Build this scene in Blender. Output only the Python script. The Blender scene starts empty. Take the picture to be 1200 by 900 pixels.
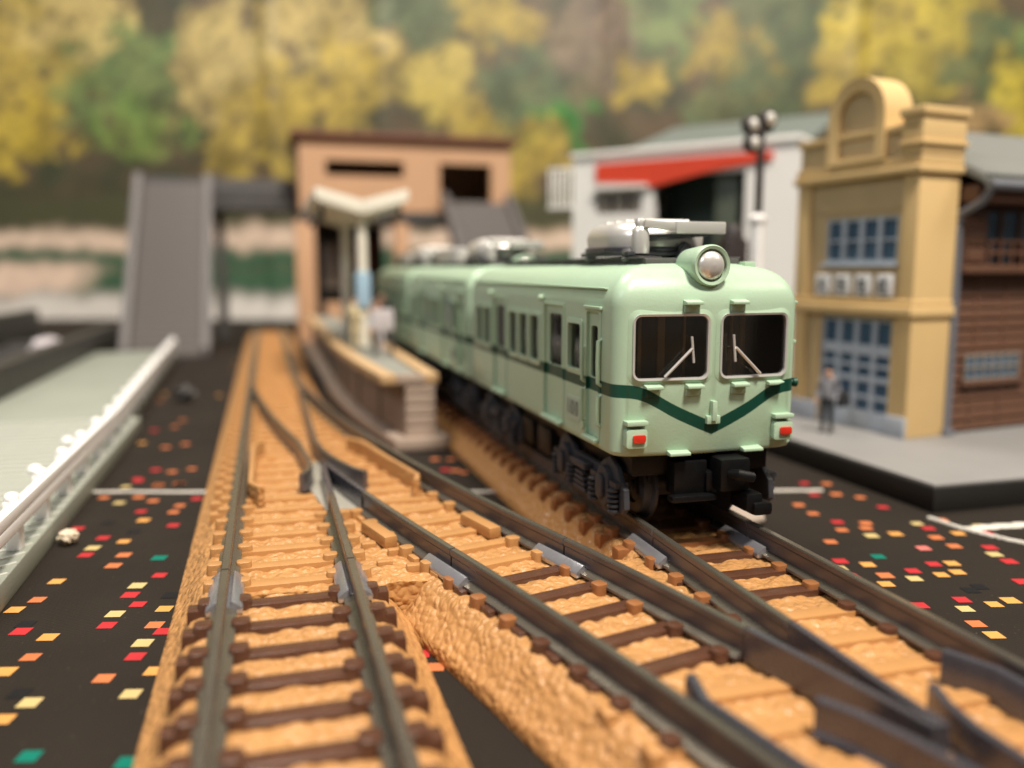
import bpy, bmesh, math, random
from mathutils import Vector, Matrix, noise
R = math.radians
rnd = random.Random(7)
sc = bpy.context.scene
C = sc.collection
# units: 1 unit = 1 cm.  World X runs across the tracks, Y along them (away from the camera), Z up, table at Z=0.
sc.unit_settings.system = 'METRIC'
sc.unit_settings.scale_length = 0.01

# ------------------------------------------------------------------ camera, lights, exposure
cd = bpy.data.cameras.new('camera'); cam = bpy.data.objects.new('camera', cd); C.objects.link(cam)
cam.location = (0, 0, 3.05)
cam.rotation_euler = (R(90 - 7.69), 0, R(-16))
cd.sensor_width = 36; cd.lens = 30
cd.clip_start = 0.05; cd.clip_end = 500
cd.dof.use_dof = True
cd.dof.focus_distance = 7.5
cd.dof.aperture_fstop = 0.18           # units are cm: a pupil about 1.7 mm wide
cd.dof.aperture_blades = 0
sc.camera = cam

w = bpy.data.worlds.new('World'); sc.world = w; w.use_nodes = True
bg = w.node_tree.nodes['Background']
bg.inputs[0].default_value = (1.0, 0.92, 0.82, 1); bg.inputs[1].default_value = 0.09

def area(name, loc, target, size, power, col):
    l = bpy.data.lights.new(name, 'AREA'); l.shape = 'RECTANGLE'; l.size = size[0]; l.size_y = size[1]
    l.energy = power; l.color = col
    o = bpy.data.objects.new(name, l); C.objects.link(o); o.location = loc
    d = Vector(target) - Vector(loc); o.rotation_euler = d.to_track_quat('-Z', 'Y').to_euler()
    return o
area('ceiling_lamp', (11, -22, 68), (4, 14, 1), (12, 12), 92000, (1.0, 0.91, 0.79))
area('ceiling_lamp_far', (-10, 44, 80), (0, 40, 0), (40, 30), 45000, (1.0, 0.92, 0.80))
area('ceiling_lamp_left', (-48, -12, 48), (3, 14, 1), (26, 20), 11500, (0.92, 0.94, 1.0))
area('fill_lamp_right', (46, -16, 44), (0, 12, 1), (16, 16), 9000, (1.0, 0.90, 0.76))  # fill lamp added on the right to brighten the fence

sc.view_settings.view_transform = 'Standard'; sc.view_settings.look = 'None'
sc.view_settings.exposure = 0.06; sc.view_settings.gamma = 1
sc.render.engine = 'CYCLES'
sc.cycles.use_denoising = True
sc.cycles.max_bounces = 8; sc.cycles.diffuse_bounces = 3; sc.cycles.glossy_bounces = 4
sc.cycles.transparent_max_bounces = 12; sc.cycles.caustics_reflective = False; sc.cycles.caustics_refractive = False
sc.cycles.sample_clamp_indirect = 6

# ------------------------------------------------------------------ materials
def mat(name, col, rough=.5, metal=0., var=.12, scale=3., bump=0., bscale=30., sss=0., coat=0., rvar=.12, spec=.5):
    m = bpy.data.materials.new(name); m.use_nodes = True
    nt = m.node_tree; N = nt.nodes; L = nt.links; b = N['Principled BSDF']
    tc = N.new('ShaderNodeTexCoord')
    no = N.new('ShaderNodeTexNoise'); no.inputs['Scale'].default_value = scale; no.inputs['Detail'].default_value = 6
    L.new(tc.outputs['Object'], no.inputs['Vector'])
    mx = N.new('ShaderNodeMix'); mx.data_type = 'RGBA'
    mx.inputs['A'].default_value = (*[c * (1 - var) for c in col], 1)
    mx.inputs['B'].default_value = (*[min(1, c * (1 + var)) for c in col], 1)
    L.new(no.outputs['Fac'], mx.inputs['Factor'])
    L.new(mx.outputs['Result'], b.inputs['Base Color'])
    mr = N.new('ShaderNodeMapRange'); mr.inputs['To Min'].default_value = max(.02, rough - rvar); mr.inputs['To Max'].default_value = min(1, rough + rvar)
    n2 = N.new('ShaderNodeTexNoise'); n2.inputs['Scale'].default_value = scale * 3.1; n2.inputs['Detail'].default_value = 4
    L.new(tc.outputs['Object'], n2.inputs['Vector']); L.new(n2.outputs['Fac'], mr.inputs['Value']); L.new(mr.outputs['Result'], b.inputs['Roughness'])
    b.inputs['Metallic'].default_value = metal; b.inputs['Specular IOR Level'].default_value = spec
    if sss:
        b.inputs['Subsurface Weight'].default_value = sss; b.inputs['Subsurface Radius'].default_value = (.12, .06, .03); b.inputs['Subsurface Scale'].default_value = .6
    if coat: b.inputs['Coat Weight'].default_value = coat; b.inputs['Coat Roughness'].default_value = .15
    if bump:
        n3 = N.new('ShaderNodeTexNoise'); n3.inputs['Scale'].default_value = bscale; n3.inputs['Detail'].default_value = 3
        L.new(tc.outputs['Object'], n3.inputs['Vector'])
        bp = N.new('ShaderNodeBump'); bp.inputs['Strength'].default_value = bump; bp.inputs['Distance'].default_value = .02
        L.new(n3.outputs['Fac'], bp.inputs['Height']); L.new(bp.outputs['Normal'], b.inputs['Normal'])
    return m
M = {}
def pebble(m, scale=17., strength=1., dist=.026):
    nt = m.node_tree; N = nt.nodes; L = nt.links; b = N['Principled BSDF']; tc = N.new('ShaderNodeTexCoord')
    vo = N.new('ShaderNodeTexVoronoi'); vo.feature = 'SMOOTH_F1'; vo.inputs['Scale'].default_value = scale; vo.inputs['Smoothness'].default_value = .25
    no = N.new('ShaderNodeTexNoise'); no.inputs['Scale'].default_value = 5; mxv = N.new('ShaderNodeMix'); mxv.data_type = 'VECTOR'; mxv.inputs['Factor'].default_value = .08
    L.new(tc.outputs['Object'], no.inputs['Vector']); L.new(tc.outputs['Object'], mxv.inputs['A']); L.new(no.outputs['Color'], mxv.inputs['B']); L.new(mxv.outputs['Result'], vo.inputs['Vector'])
    inv = N.new('ShaderNodeMath'); inv.operation = 'SUBTRACT'; inv.inputs[0].default_value = 1; L.new(vo.outputs['Distance'], inv.inputs[1])
    bp = N.new('ShaderNodeBump'); bp.inputs['Strength'].default_value = strength; bp.inputs['Distance'].default_value = dist
    L.new(inv.outputs[0], bp.inputs['Height'])
    old = b.inputs['Normal'].links
    if old: L.new(old[0].from_socket, bp.inputs['Normal'])
    L.new(bp.outputs['Normal'], b.inputs['Normal']); return m
M['tan'] = mat('tan plastic', (.46, .235, .086), .36, 0, .16, 2.2, .35, 30)
pebble(M['tan'])
M['tan_tie'] = mat('tan tie plastic', (.445, .226, .082), .34, 0, .14, 3, .2, 45)
M['brown'] = mat('dark brown plastic', (.085, .037, .022), .24, 0, .25, 5, .08, 40)
M['brown2'] = mat('mid brown plastic', (.27, .11, .04), .36, 0, .2, 5, .15, 40)
M['rail'] = mat('tarnished shaded nickel rail', (.135, .115, .115), .34, .35, .15, 2, .02, 60, rvar=.08)  # tarnished metal, with the dark reflections of the web painted into the colour
M['rail_top'] = mat('polished and lit rail top', (.24, .215, .175), .25, .75, .12, 2.5, .02, 60, rvar=.1)  # polished head; light from above is also painted into this colour
M['steel'] = mat('bright steel', (.46, .46, .50), .22, .7, .1, 6, .05, 50)
M['frog'] = mat('frog metal', (.12, .118, .14), .26, .6, .15, 5, .05, 50)
M['frogplate'] = mat('frog plate', (.36, .345, .30), .3, .1, .1, 5, .05, 40)
M['dark_rail'] = mat('dark guard plastic', (.05, .035, .03), .35, 0, .2, 5)
M['chassis'] = mat('black chassis plastic', (.0035, .0035, .004), .4, 0, .2, 6, .1, 40, spec=.28)
M['bogie'] = mat('slate bogie plastic', (.04, .042, .05), .5, 0, .2, 6, .2, 40)
M['silver'] = mat('silver paint', (.80, .78, .75), .3, .55, .03, 12, rvar=.03)
M['gunmetal'] = mat('gunmetal', (.12, .12, .14), .3, .6, .2, 8)
M['chrome'] = mat('bright trim', (.7, .7, .68), .16, 1, .1, 12, .1, 60)
M['roofgrey'] = mat('roof grey', (.075, .073, .07), .55, 0, .2, 6, .1, 50)
M['mint_plain'] = mat('mint paint', (.405, .555, .405), .34, 0, .05, 6, .07, 42)
M['green_dark'] = mat('deep green paint', (.008, .065, .042), .4)
M['plate'] = mat('number plate grey', (.40, .50, .40), .45, 0, .05)
M['ink'] = mat('grey ink', (.16, .19, .17), .6)
M['red_lens'] = mat('red lens', (.62, .03, .015), .22, 0, .1, 6, coat=.6)
M['interior'] = mat('interior', (.42, .33, .20), .7, 0, .3, 2)
M['streak_backing'] = mat('bulkhead brown', (.24, .235, .215), .5, 0, .3, 3)  # backing for the painted streaks behind the windscreens
M['gold'] = mat('gold light streak', (.72, .58, .38), .45, 0, .2, 3)  # light streaks behind the glass, painted as gold strips
M['seat'] = mat('seat', (.30, .19, .08), .7, 0, .3, 2)
M['cloth'] = mat('cloth', (.02, .0155, .012), .85, 0, .3, .5, .35, 55, spec=.15)
for k, c in {'r': (.42, .025, .03), 'o': (.50, .15, .055), 'Y': (.58, .28, .075), 'y': (.48, .37, .16), 'g': (.0, .14, .10), 'k': (.008, .008, .009), 'p': (.60, .16, .14)}.items():
    M['sq_' + k] = mat('printed square ' + k, c, .8, 0, .15, 6, .2, 60, spec=.2)
M['white'] = mat('white plastic', (.88, .87, .86), .45, 0, .04, 4, .1, 30)
M['thread'] = mat('white edge', (.62, .58, .52), .7, 0, .3, 8, .3, 40)
M['deck'] = mat('pale green deck', (.27, .29, .245), .55, 0, .12, .8, .15, 30)
M['deckline'] = mat('deck line', (.50, .51, .46), .6, 0, .1)
M['trough'] = mat('charcoal plastic', (.035, .033, .031), .5, 0, .25, 1)
M['slate'] = mat('grey stair plastic', (.145, .13, .125), .55, 0, .12, 1.5)
M['slate3'] = mat('stair side plastic', (.095, .085, .085), .55, 0, .12, 1.5)
M['slate2'] = mat('dark grey plastic', (.07, .066, .066), .55, 0, .15, 1.5)
M['orange'] = mat('apricot wall', (.56, .33, .19), .6, 0, .08, .6)
M['roofred'] = mat('russet roof', (.17, .06, .04), .6, 0, .2, .8)
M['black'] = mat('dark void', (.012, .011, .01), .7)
M['platwall'] = mat('platform wall brown', (.25, .195, .155), .65, 0, .2, 1.5, .3, 12)
M['stone'] = mat('platform stone', (.38, .295, .235), .6, 0, .12, 2, .2, 20)
M['coping'] = mat('sand coping', (.50, .33, .17), .6, 0, .12, 2)
M['plattop'] = mat('platform grey', (.24, .24, .21), .7, 0, .15, 2)
M['cream'] = mat('cream enamel', (.76, .72, .62), .45, 0, .06, 2)
M['bluesign'] = mat('light blue', (.32, .47, .60), .5)
M['ochre'] = mat('ochre stucco', (.66, .46, .21), .6, 0, .07, 1.5, .15, 25)
M['ochre_panel'] = mat('ochre panel', (.56, .41, .22), .62, 0, .08, 1.5, .15, 25)
M['glazing'] = mat('blue glazing', (.06, .115, .18), .2, 0, .35, 3)
M['bluegrey'] = mat('blue grey timber', (.50, .55, .62), .5, 0, .1, 3)
M['plinth'] = mat('pale blue plinth', (.38, .41, .46), .6, 0, .1, 3)
M['timber'] = mat('brown timber', (.125, .058, .034), .55, 0, .22, 2.5, .2, 30)
M['tile'] = mat('grey roof tile', (.17, .175, .16), .55, 0, .15, 3, .2, 30)
M['pipe'] = mat('zinc pipe', (.17, .18, .21), .45, .2, .1, 4)
M['base_grey'] = mat('grey base top', (.21, .205, .20), .6, 0, .1, 1)
M['base_black'] = mat('black base side', (.012, .011, .010), .5)
M['shopwhite'] = mat('white shop wall', (.86, .84, .81), .6, 0, .05, .7)
M['shopred'] = mat('red fascia', (.66, .055, .02), .5, 0, .08, 1)
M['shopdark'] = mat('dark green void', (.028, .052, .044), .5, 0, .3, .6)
M['shopgreen'] = mat('grey green pillar', (.07, .085, .06), .5)
M['shoproof'] = mat('slate green roof', (.13, .15, .135), .6, 0, .1, .6)
M['shutter'] = mat('grey shutter', (.24, .21, .18), .6)
M['pole'] = mat('dark pole', (.03, .022, .022), .5)
M['skin'] = mat('skin', (.55, .30, .19), .6)
M['hair'] = mat('hair', (.02, .014, .01), .6)
M['suit'] = mat('dark cloth', (.02, .02, .024), .7)
M['jacket'] = mat('grey jacket', (.22, .22, .24), .7)
M['cream_cloth'] = mat('cream cloth', (.62, .52, .32), .7)
M['blue_cloth'] = mat('pale blue cloth', (.34, .45, .55), .7)
M['pale_cloth'] = mat('pale cloth', (.52, .48, .50), .7)
M['clearplate'] = mat('rosy grey plastic', (.38, .31, .26), .35, 0, .1, 3)
M['crumb'] = mat('crumb', (.66, .56, .42), .8, 0, .2, 12, .3, 40)

def glass(name, tint, gl=.12):
    m = bpy.data.materials.new(name); m.use_nodes = True; nt = m.node_tree; N = nt.nodes; L = nt.links
    N.remove(N['Principled BSDF']); out = N['Material Output']
    t = N.new('ShaderNodeBsdfTransparent'); t.inputs[0].default_value = (*tint, 1)
    g = N.new('ShaderNodeBsdfGlossy'); g.inputs['Roughness'].default_value = .04
    fr = N.new('ShaderNodeFresnel'); fr.inputs[0].default_value = 1.7
    mx = N.new('ShaderNodeMixShader'); L.new(fr.outputs[0], mx.inputs[0]); L.new(t.outputs[0], mx.inputs[1]); L.new(g.outputs[0], mx.inputs[2])
    L.new(mx.outputs[0], out.inputs[0]); return m
M['pane'] = glass('window glass', (.92, .92, .89))
M['clear'] = glass('clear plastic', (.93, .93, .92))

def mint_striped():
    m = mat('mint paint with green stripe', (.405, .555, .405), .34, 0, .05, 5, .07, 42); nt = m.node_tree; N = nt.nodes; L = nt.links
    b = N['Principled BSDF']; src = b.inputs['Base Color'].links[0].from_socket
    tc = N.new('ShaderNodeTexCoord'); sp = N.new('ShaderNodeSeparateXYZ'); L.new(tc.outputs['Object'], sp.inputs[0])
    ab = N.new('ShaderNodeMath'); ab.operation = 'ABSOLUTE'; L.new(sp.outputs['X'], ab.inputs[0])
    fc = N.new('ShaderNodeFloatCurve'); cv = fc.mapping.curves[0]
    pts = [(0, .93), (.2, 1.015), (.40, 1.11), (.55, 1.195), (.68, 1.26), (.80, 1.29), (.95, 1.295), (1, 1.295)]
    cv.points[0].location = pts[0]; cv.points[1].location = (1.0, pts[-1][1] )
    for p in pts[1:-1]: cv.points.new(*p)
    for p in cv.points: p.handle_type = 'AUTO_CLAMPED'
    cv.points[0].handle_type = 'VECTOR'
    fc.mapping.clip_max_y = 2; fc.mapping.update()
    L.new(ab.outputs[0], fc.inputs['Value'])
    d = N.new('ShaderNodeMath'); d.operation = 'SUBTRACT'; L.new(sp.outputs['Z'], d.inputs[0]); L.new(fc.outputs[0], d.inputs[1])
    a2 = N.new('ShaderNodeMath'); a2.operation = 'ABSOLUTE'; L.new(d.outputs[0], a2.inputs[0])
    lt = N.new('ShaderNodeMapRange'); L.new(a2.outputs[0], lt.inputs['Value'])
    lt.inputs['From Min'].default_value = .058; lt.inputs['From Max'].default_value = .064; lt.inputs['To Min'].default_value = 1; lt.inputs['To Max'].default_value = 0
    mx = N.new('ShaderNodeMix'); mx.data_type = 'RGBA'; L.new(lt.outputs['Result'], mx.inputs['Factor']); L.new(src, mx.inputs['A']); mx.inputs['B'].default_value = (.006, .062, .04, 1)
    L.new(mx.outputs['Result'], b.inputs['Base Color']); return m
M['mint'] = mint_striped()

# ------------------------------------------------------------------ mesh helpers
def tag(o, label=None, cat=None, group=None, kind=None):
    if label: o['label'] = label
    if cat: o['category'] = cat
    if group: o['group'] = group
    if kind: o['kind'] = kind
    return o
def empty(name, loc=(0, 0, 0), rz=0.):
    o = bpy.data.objects.new(name, None); C.objects.link(o); o.location = loc; o.rotation_euler = (0, 0, R(rz)); o.empty_display_size = .2; return o
def rrect(x0, x1, z0, z1, r, seg=5):
    p = []
    for cx, cz, a0 in ((x1 - r, z0 + r, -90), (x1 - r, z1 - r, 0), (x0 + r, z1 - r, 90), (x0 + r, z0 + r, 180)):
        for i in range(seg + 1):
            a = R(a0 + 90 * i / seg); p.append((cx + r * math.cos(a), cz + r * math.sin(a)))
    return p
def top_faces(o, zmin=.0):
    o.data.materials.append(M['rail_top'])
    for p in o.data.polygons:
        if p.normal.z > .35 and (p.center.z > .6 or (p.center.z < .5 and abs(p.normal.z) > .6)): p.material_index = 1  # upward head and foot faces get the lighter, lit colour
    return o
class MB:
    def __init__(s): s.v = []; s.f = []; s.m = []
    def add(s, v, f, mi=0):
        o = len(s.v); s.v += [tuple(p) for p in v]; s.f += [tuple(i + o for i in q) for q in f]; s.m += [mi] * len(f); return s
    def box(s, x0, x1, y0, y1, z0, z1, mi=0, T=None):
        v = [Vector(p) for p in ((x0, y0, z0), (x1, y0, z0), (x1, y1, z0), (x0, y1, z0), (x0, y0, z1), (x1, y0, z1), (x1, y1, z1), (x0, y1, z1))]
        if T: v = [T @ p for p in v]
        return s.add(v, [(3, 2, 1, 0), (4, 5, 6, 7), (0, 1, 5, 4), (1, 2, 6, 5), (2, 3, 7, 6), (3, 0, 4, 7)], mi)
    def prism(s, a, b, mi=0, caps=True):        # two rings with equal counts
        n = len(a); f = [(i, (i + 1) % n, n + (i + 1) % n, n + i) for i in range(n)]
        if caps: f += [tuple(range(n - 1, -1, -1)), tuple(range(n, 2 * n))]
        return s.add(list(a) + list(b), f, mi)
    def ring(s, o0, i0, o1, i1, mi=0):          # frame: outer/inner loops front, outer/inner loops back
        n = len(o0); f = []
        for k in range(n):
            j = (k + 1) % n
            f += [(k, j, n + j, n + k), (2 * n + j, 2 * n + k, 3 * n + k, 3 * n + j), (j, k, 2 * n + k, 2 * n + j), (n + k, n + j, 3 * n + j, 3 * n + k)]
        return s.add(list(o0) + list(i0) + list(o1) + list(i1), f, mi)
    def sweep(s, prof, path, mi=0, scale=None):
        n = len(prof); V = []; F = []
        for k, p in enumerate(path):
            a = Vector(path[max(0, k - 1)]); b = Vector(path[min(len(path) - 1, k + 1)])
            t = (b - a); t.z = 0; t.normalize(); rt = Vector((t.y, -t.x, 0))
            for (q, h) in prof: V.append(Vector(p) + rt * q + Vector((0, 0, h)))
        for k in range(len(path) - 1):
            for i in range(n):
                j = (i + 1) % n; F.append((k * n + i, (k + 1) * n + i, (k + 1) * n + j, k * n + j))
        F.append(tuple(range(n))); e = (len(path) - 1) * n; F.append(tuple(e + i for i in range(n - 1, -1, -1)))
        return s.add(V, F, mi)
    def tube(s, pts, r, seg=8, mi=0):
        pts = [Vector(p) for p in pts]; V = []; F = []
        for k, p in enumerate(pts):
            t = (pts[min(len(pts) - 1, k + 1)] - pts[max(0, k - 1)]).normalized()
            u = t.cross(Vector((0, 0, 1)) if abs(t.z) < .9 else Vector((1, 0, 0))).normalized(); w_ = t.cross(u)
            rr = r[k] if isinstance(r, (list, tuple)) else r
            for i in range(seg):
                a = 2 * math.pi * i / seg; V.append(p + u * rr * math.cos(a) + w_ * rr * math.sin(a))
        for k in range(len(pts) - 1):
            for i in range(seg):
                j = (i + 1) % seg; F.append((k * seg + i, k * seg + j, (k + 1) * seg + j, (k + 1) * seg + i))
        F.append(tuple(range(seg - 1, -1, -1))); e = (len(pts) - 1) * seg; F.append(tuple(e + i for i in range(seg)))
        return s.add(V, F, mi)
    def lathe(s, prof, org, ax, seg=24, mi=0):
        org = Vector(org); ax = Vector(ax).normalized()
        u = ax.cross(Vector((0, 0, 1)) if abs(ax.z) < .9 else Vector((1, 0, 0))).normalized(); w_ = ax.cross(u); V = []; F = []; n = len(prof)
        for (r, h) in prof:
            for i in range(seg):
                a = 2 * math.pi * i / seg; V.append(org + ax * h + u * r * math.cos(a) + w_ * r * math.sin(a))
        for k in range(n - 1):
            for i in range(seg):
                j = (i + 1) % seg; F.append((k * seg + i, k * seg + j, (k + 1) * seg + j, (k + 1) * seg + i))
        F.append(tuple(range(seg - 1, -1, -1))); F.append(tuple((n - 1) * seg + i for i in range(seg)))
        return s.add(V, F, mi)
    def mesh(s, name, mats, bevel=0., angle=35, seg=2):
        me = bpy.data.meshes.new(name); me.from_pydata(s.v, [], s.f)
        for m_ in mats: me.materials.append(m_)
        me.polygons.foreach_set('material_index', s.m)
        bm = bmesh.new(); bm.from_mesh(me)
        bmesh.ops.recalc_face_normals(bm, faces=bm.faces)
        if bevel:
            ed = [e for e in bm.edges if len(e.link_faces) == 2 and e.calc_face_angle(0) > R(angle)]
            bmesh.ops.bevel(bm, geom=ed, offset=bevel, segments=seg, profile=.6, affect='EDGES', clamp_overlap=True)
        bm.to_mesh(me); bm.free()
        me.polygons.foreach_set('use_smooth', [True] * len(me.polygons)); me.set_sharp_from_angle(angle=R(angle)); return me
    def build(s, name, mats, parent=None, loc=(0, 0, 0), rz=0., bevel=0., angle=35, seg=2):
        if not isinstance(mats, (list, tuple)): mats = [mats]
        return place(name, s.mesh(name, mats, bevel, angle, seg), parent, loc, rz)
def place(name, me, parent=None, loc=(0, 0, 0), rz=0.):
    o = bpy.data.objects.new(name, me); C.objects.link(o); o.parent = parent; o.location = loc; o.rotation_euler = (0, 0, R(rz)); return o
def copy_tree(o, parent=None):
    c = o.copy(); C.objects.link(c); c.parent = parent
    for ch in list(o.children): copy_tree(ch, c)
    return c
def bx(*a): return MB().box(*a)
def text_mesh(txt, size, font=None):
    cu = bpy.data.curves.new('lettering', 'FONT'); cu.body = txt; cu.size = size; cu.align_x = 'CENTER'; cu.align_y = 'CENTER'; cu.extrude = size * .02
    o = bpy.data.objects.new('lettering', cu); C.objects.link(o); dg = bpy.context.evaluated_depsgraph_get(); dg.update()
    me = bpy.data.meshes.new_from_object(o.evaluated_get(dg)); bpy.data.objects.remove(o); return me

# ------------------------------------------------------------------ table cloth
CA = R(16)
def from_view(x, y):      # the cloth and the backdrop are laid square to the table edge, 16 degrees off the tracks
    return (math.cos(CA) * x + math.sin(CA) * y, -math.sin(CA) * x + math.cos(CA) * y)
cl = MB().add([(*from_view(-70, -20), 0), (*from_view(70, -20), 0), (*from_view(70, 62), 0), (*from_view(-70, 62), 0)], [(0, 1, 2, 3)])
cloth = tag(cl.build('table_cloth', M['cloth']), 'dark brown woven table cloth printed with small coloured squares', 'table cloth', kind='structure')
# fine weave
nt = M['cloth'].node_tree; b_ = nt.nodes['Principled BSDF']
tcn = nt.nodes.new('ShaderNodeTexCoord'); wv1 = nt.nodes.new('ShaderNodeTexWave'); wv2 = nt.nodes.new('ShaderNodeTexWave'); wv2.bands_direction = 'Y'
for wv in (wv1, wv2): wv.inputs['Scale'].default_value = 9; wv.inputs['Distortion'].default_value = .6; nt.links.new(tcn.outputs['Object'], wv.inputs['Vector'])
ad = nt.nodes.new('ShaderNodeMath'); ad.operation = 'MULTIPLY'; nt.links.new(wv1.outputs['Fac'], ad.inputs[0]); nt.links.new(wv2.outputs['Fac'], ad.inputs[1])
bpn = nt.nodes.new('ShaderNodeBump'); bpn.inputs['Strength'].default_value = .4; bpn.inputs['Distance'].default_value = .01
sp1 = nt.nodes.new('ShaderNodeTexNoise'); sp1.inputs['Scale'].default_value = 22; sp1.inputs['Detail'].default_value = 3; nt.links.new(tcn.outputs['Object'], sp1.inputs['Vector'])
sp2 = nt.nodes.new('ShaderNodeMapRange'); sp2.inputs['From Min'].default_value = .68; sp2.inputs['From Max'].default_value = .78; sp2.inputs['To Max'].default_value = .35; nt.links.new(sp1.outputs['Fac'], sp2.inputs['Value'])
spm = nt.nodes.new('ShaderNodeMix'); spm.data_type = 'RGBA'; spm.inputs['B'].default_value = (.16, .14, .11, 1); nt.links.new(sp2.outputs['Result'], spm.inputs['Factor'])
nt.links.new(b_.inputs['Base Color'].links[0].from_socket, spm.inputs['A']); nt.links.new(spm.outputs['Result'], b_.inputs['Base Color'])
nt.links.new(ad.outputs[0], bpn.inputs['Height']); nt.links.new(bpn.outputs['Normal'], b_.inputs['Normal'])

SQ = [(-5.24, 11.0, 'o')]
SQ = []
def sqs(ox, oy, k, s):     # crop readings -> cloth coordinates in cm
    th = math.atan(.135)
    for e in s.split():
        x, y, c = e.split(','); u = ox + float(x) / k; v = oy + float(y) / k
        X = (u - 600) / 1000; q = -(v - 450) / 1000; Y = math.cos(th) + q * math.sin(th); Zd = -math.sin(th) + q * math.cos(th); t = -3.05 / Zd
        SQ.append((X * t, Y * t, c))
sqs(0, 560, 2.646, '322,62,o 370,78,y 430,60,o 475,72,o 557,87,o 437,105,r 538,107,o 445,132,Y 537,148,r 335,140,k 415,167,k 240,158,r 320,187,r 384,198,Y 288,218,y 266,240,r 384,240,o 352,273,o 494,249,g 495,303,r 176,322,Y 116,379,o 46,410,Y 426,335,y 404,364,r 428,393,r 510,407,Y 530,365,k 357,423,y 332,458,r 480,457,o 505,477,r 443,513,y 420,555,r 65,477,r 149,495,Y 95,557,o 322,623,o 406,671,y 15,602,Y 92,698,y 10,750,Y 90,865,g 395,885,g 60,670,k 80,455,k 490,22,o 430,10,r 557,18,o 480,600,Y 610,65,r')
sqs(900, 540, 3.75, '160,100,r 258,102,o 300,148,o 205,150,r 405,162,o 135,195,o 198,233,o 505,205,r 305,270,r 325,305,o 430,275,o 430,297,o 455,330,y 560,322,Y 655,277,y 705,298,r 738,338,o 762,262,o 932,288,y 836,320,Y 818,376,o 683,385,p 275,357,o 975,382,r 995,412,y 1060,443,r 1115,532,r 485,422,g 318,442,r 315,474,y 438,457,Y 366,508,r 727,455,r 808,452,Y 832,490,Y 762,502,Y 637,485,r 643,519,y 515,505,o 519,543,Y 668,637,r 678,682,y 753,727,r 852,612,r 866,652,y 993,632,Y 1066,615,Y 914,718,o 993,767,Y 890,570,k 960,318,r 930,555,k')
sqs(0, 340, 2.37, '445,308,o 507,362,o 485,380,o 428,390,r 515,428,o 460,437,o 395,425,Y 432,500,r 478,505,o 533,497,o 382,525,r 440,543,o 497,537,o 350,547,y')
sqs(220, 380, 3, '870,475,o 925,475,o 940,515,o 970,522,o 905,512,r 1075,565,r')
sqs(150, 550, 2.4, '825,520,r 865,557,o')
seen = list(SQ)
for i in range(900):
    x = rnd.uniform(-26, 26); y = rnd.uniform(-4, 34)
    u_ = x / max(y, .1)
    if 3.0 < y < 19 and -.75 < u_ < .75: continue     # the part read from the photograph
    if y > 15 and rnd.random() < .45: continue
    SQ.append((x, y, rnd.choice('rrrooYYyygk')))
sm = MB(); keys = ['r', 'o', 'Y', 'y', 'g', 'k', 'p']
for (x, y, c) in SQ:
    h = .068 + rnd.uniform(-.004, .006); q = R(2)
    P = []
    for sx, sy in ((-1, -1), (1, -1), (1, 1), (-1, 1)):
        dx = sx * h * math.cos(q) - sy * h * math.sin(q); dy = sx * h * math.sin(q) + sy * h * math.cos(q)
        P.append((*from_view(x + dx, y + dy), .004))
    sm.add(P, [(0, 1, 2, 3)], keys.index(c))
tag(sm.build('printed_square', [M['sq_' + k] for k in keys], cloth), kind='stuff')

# ------------------------------------------------------------------ tracks
ZR = .65
RAILP = [(-.095, .43), (.095, .43), (.095, .452), (.02, .475), (.018, .575), (.034, .60), (.034, .638), (.026, .65), (-.026, .65), (-.034, .638), (-.034, .60), (-.018, .575), (-.02, .475), (-.095, .452)]
NOSEP = [(-.035, .43), (.035, .43), (.03, .6), (.028, .65), (-.028, .65), (-.03, .6)]
WINGP = [(-.05, .43), (.05, .43), (.03, .47), (.03, .64), (.02, .65), (-.02, .65), (-.03, .64), (-.03, .47)]
GUARDP = [(-.04, .40), (.04, .40), (.036, .60), (.026, .62), (-.026, .62), (-.036, .60)]
def gravel(x, y, z=0, sc_=9.):
    d = noise.voronoi(Vector((x * sc_, y * sc_, z * sc_)))[0]
    return max(0, 1 - (d[0] * 1.35) ** 2)
def roadbed(name, left, right, ys, parent, amp=.075, step=.04, ztop=.395, gravelly=None):
    # left/right: functions y -> x of the base edge; shoulder falls from the top edge to a plain lip
    V = []; F = []
    prof = [(0, 0), (0, .11), (.02, .125), (.06, .16), (.10, .20), (.14, .245), (.18, .29), (.22, .345), (.27, .375)]
    nc = None
    W = max(right(y) - left(y) for y in ys); nt_ = max(4, int((W - .54) / step))
    for y in ys:
        l = left(y); r = right(y); row = []
        for i, (o, z) in enumerate(prof): row.append((l + o, z, 0 if i < 3 else 1))
        for i in range(1, nt_):
            row.append((l + .27 + (r - l - .54) * i / nt_, ztop, 1))
        for i, (o, z) in reversed(list(enumerate(prof))): row.append((r - o, z, 0 if i < 3 else 1))
        nc = len(row)
        for (x, z, g) in row:
            if g and amp:
                k = 1 if gravelly is None else gravelly(x, y)
                z = z + (amp * (gravel(x, y, z * .7) - .55) + .012 * noise.noise(Vector((x * 4, y * 4, 1)))) * k
            V.append((x, y, z))
    n = len(ys)
    for k in range(n - 1):
        for i in range(nc - 1):
            F.append((k * nc + i, k * nc + i + 1, (k + 1) * nc + i + 1, (k + 1) * nc + i))
    F.append(tuple(range(nc))); F.append(tuple((n - 1) * nc + i for i in range(nc)))
    return MB().add(V, F).build(name, M['tan'], parent, angle=60)
def steps(a, b, fine0, fine1, f=.032, c=.25):
    out = [a]
    while out[-1] < b - 1e-6:
        y = out[-1]; out.append(min(b, y + (f if fine0 - .001 <= y < fine1 else c)))
    return out
tie_me = {}; 
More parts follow.
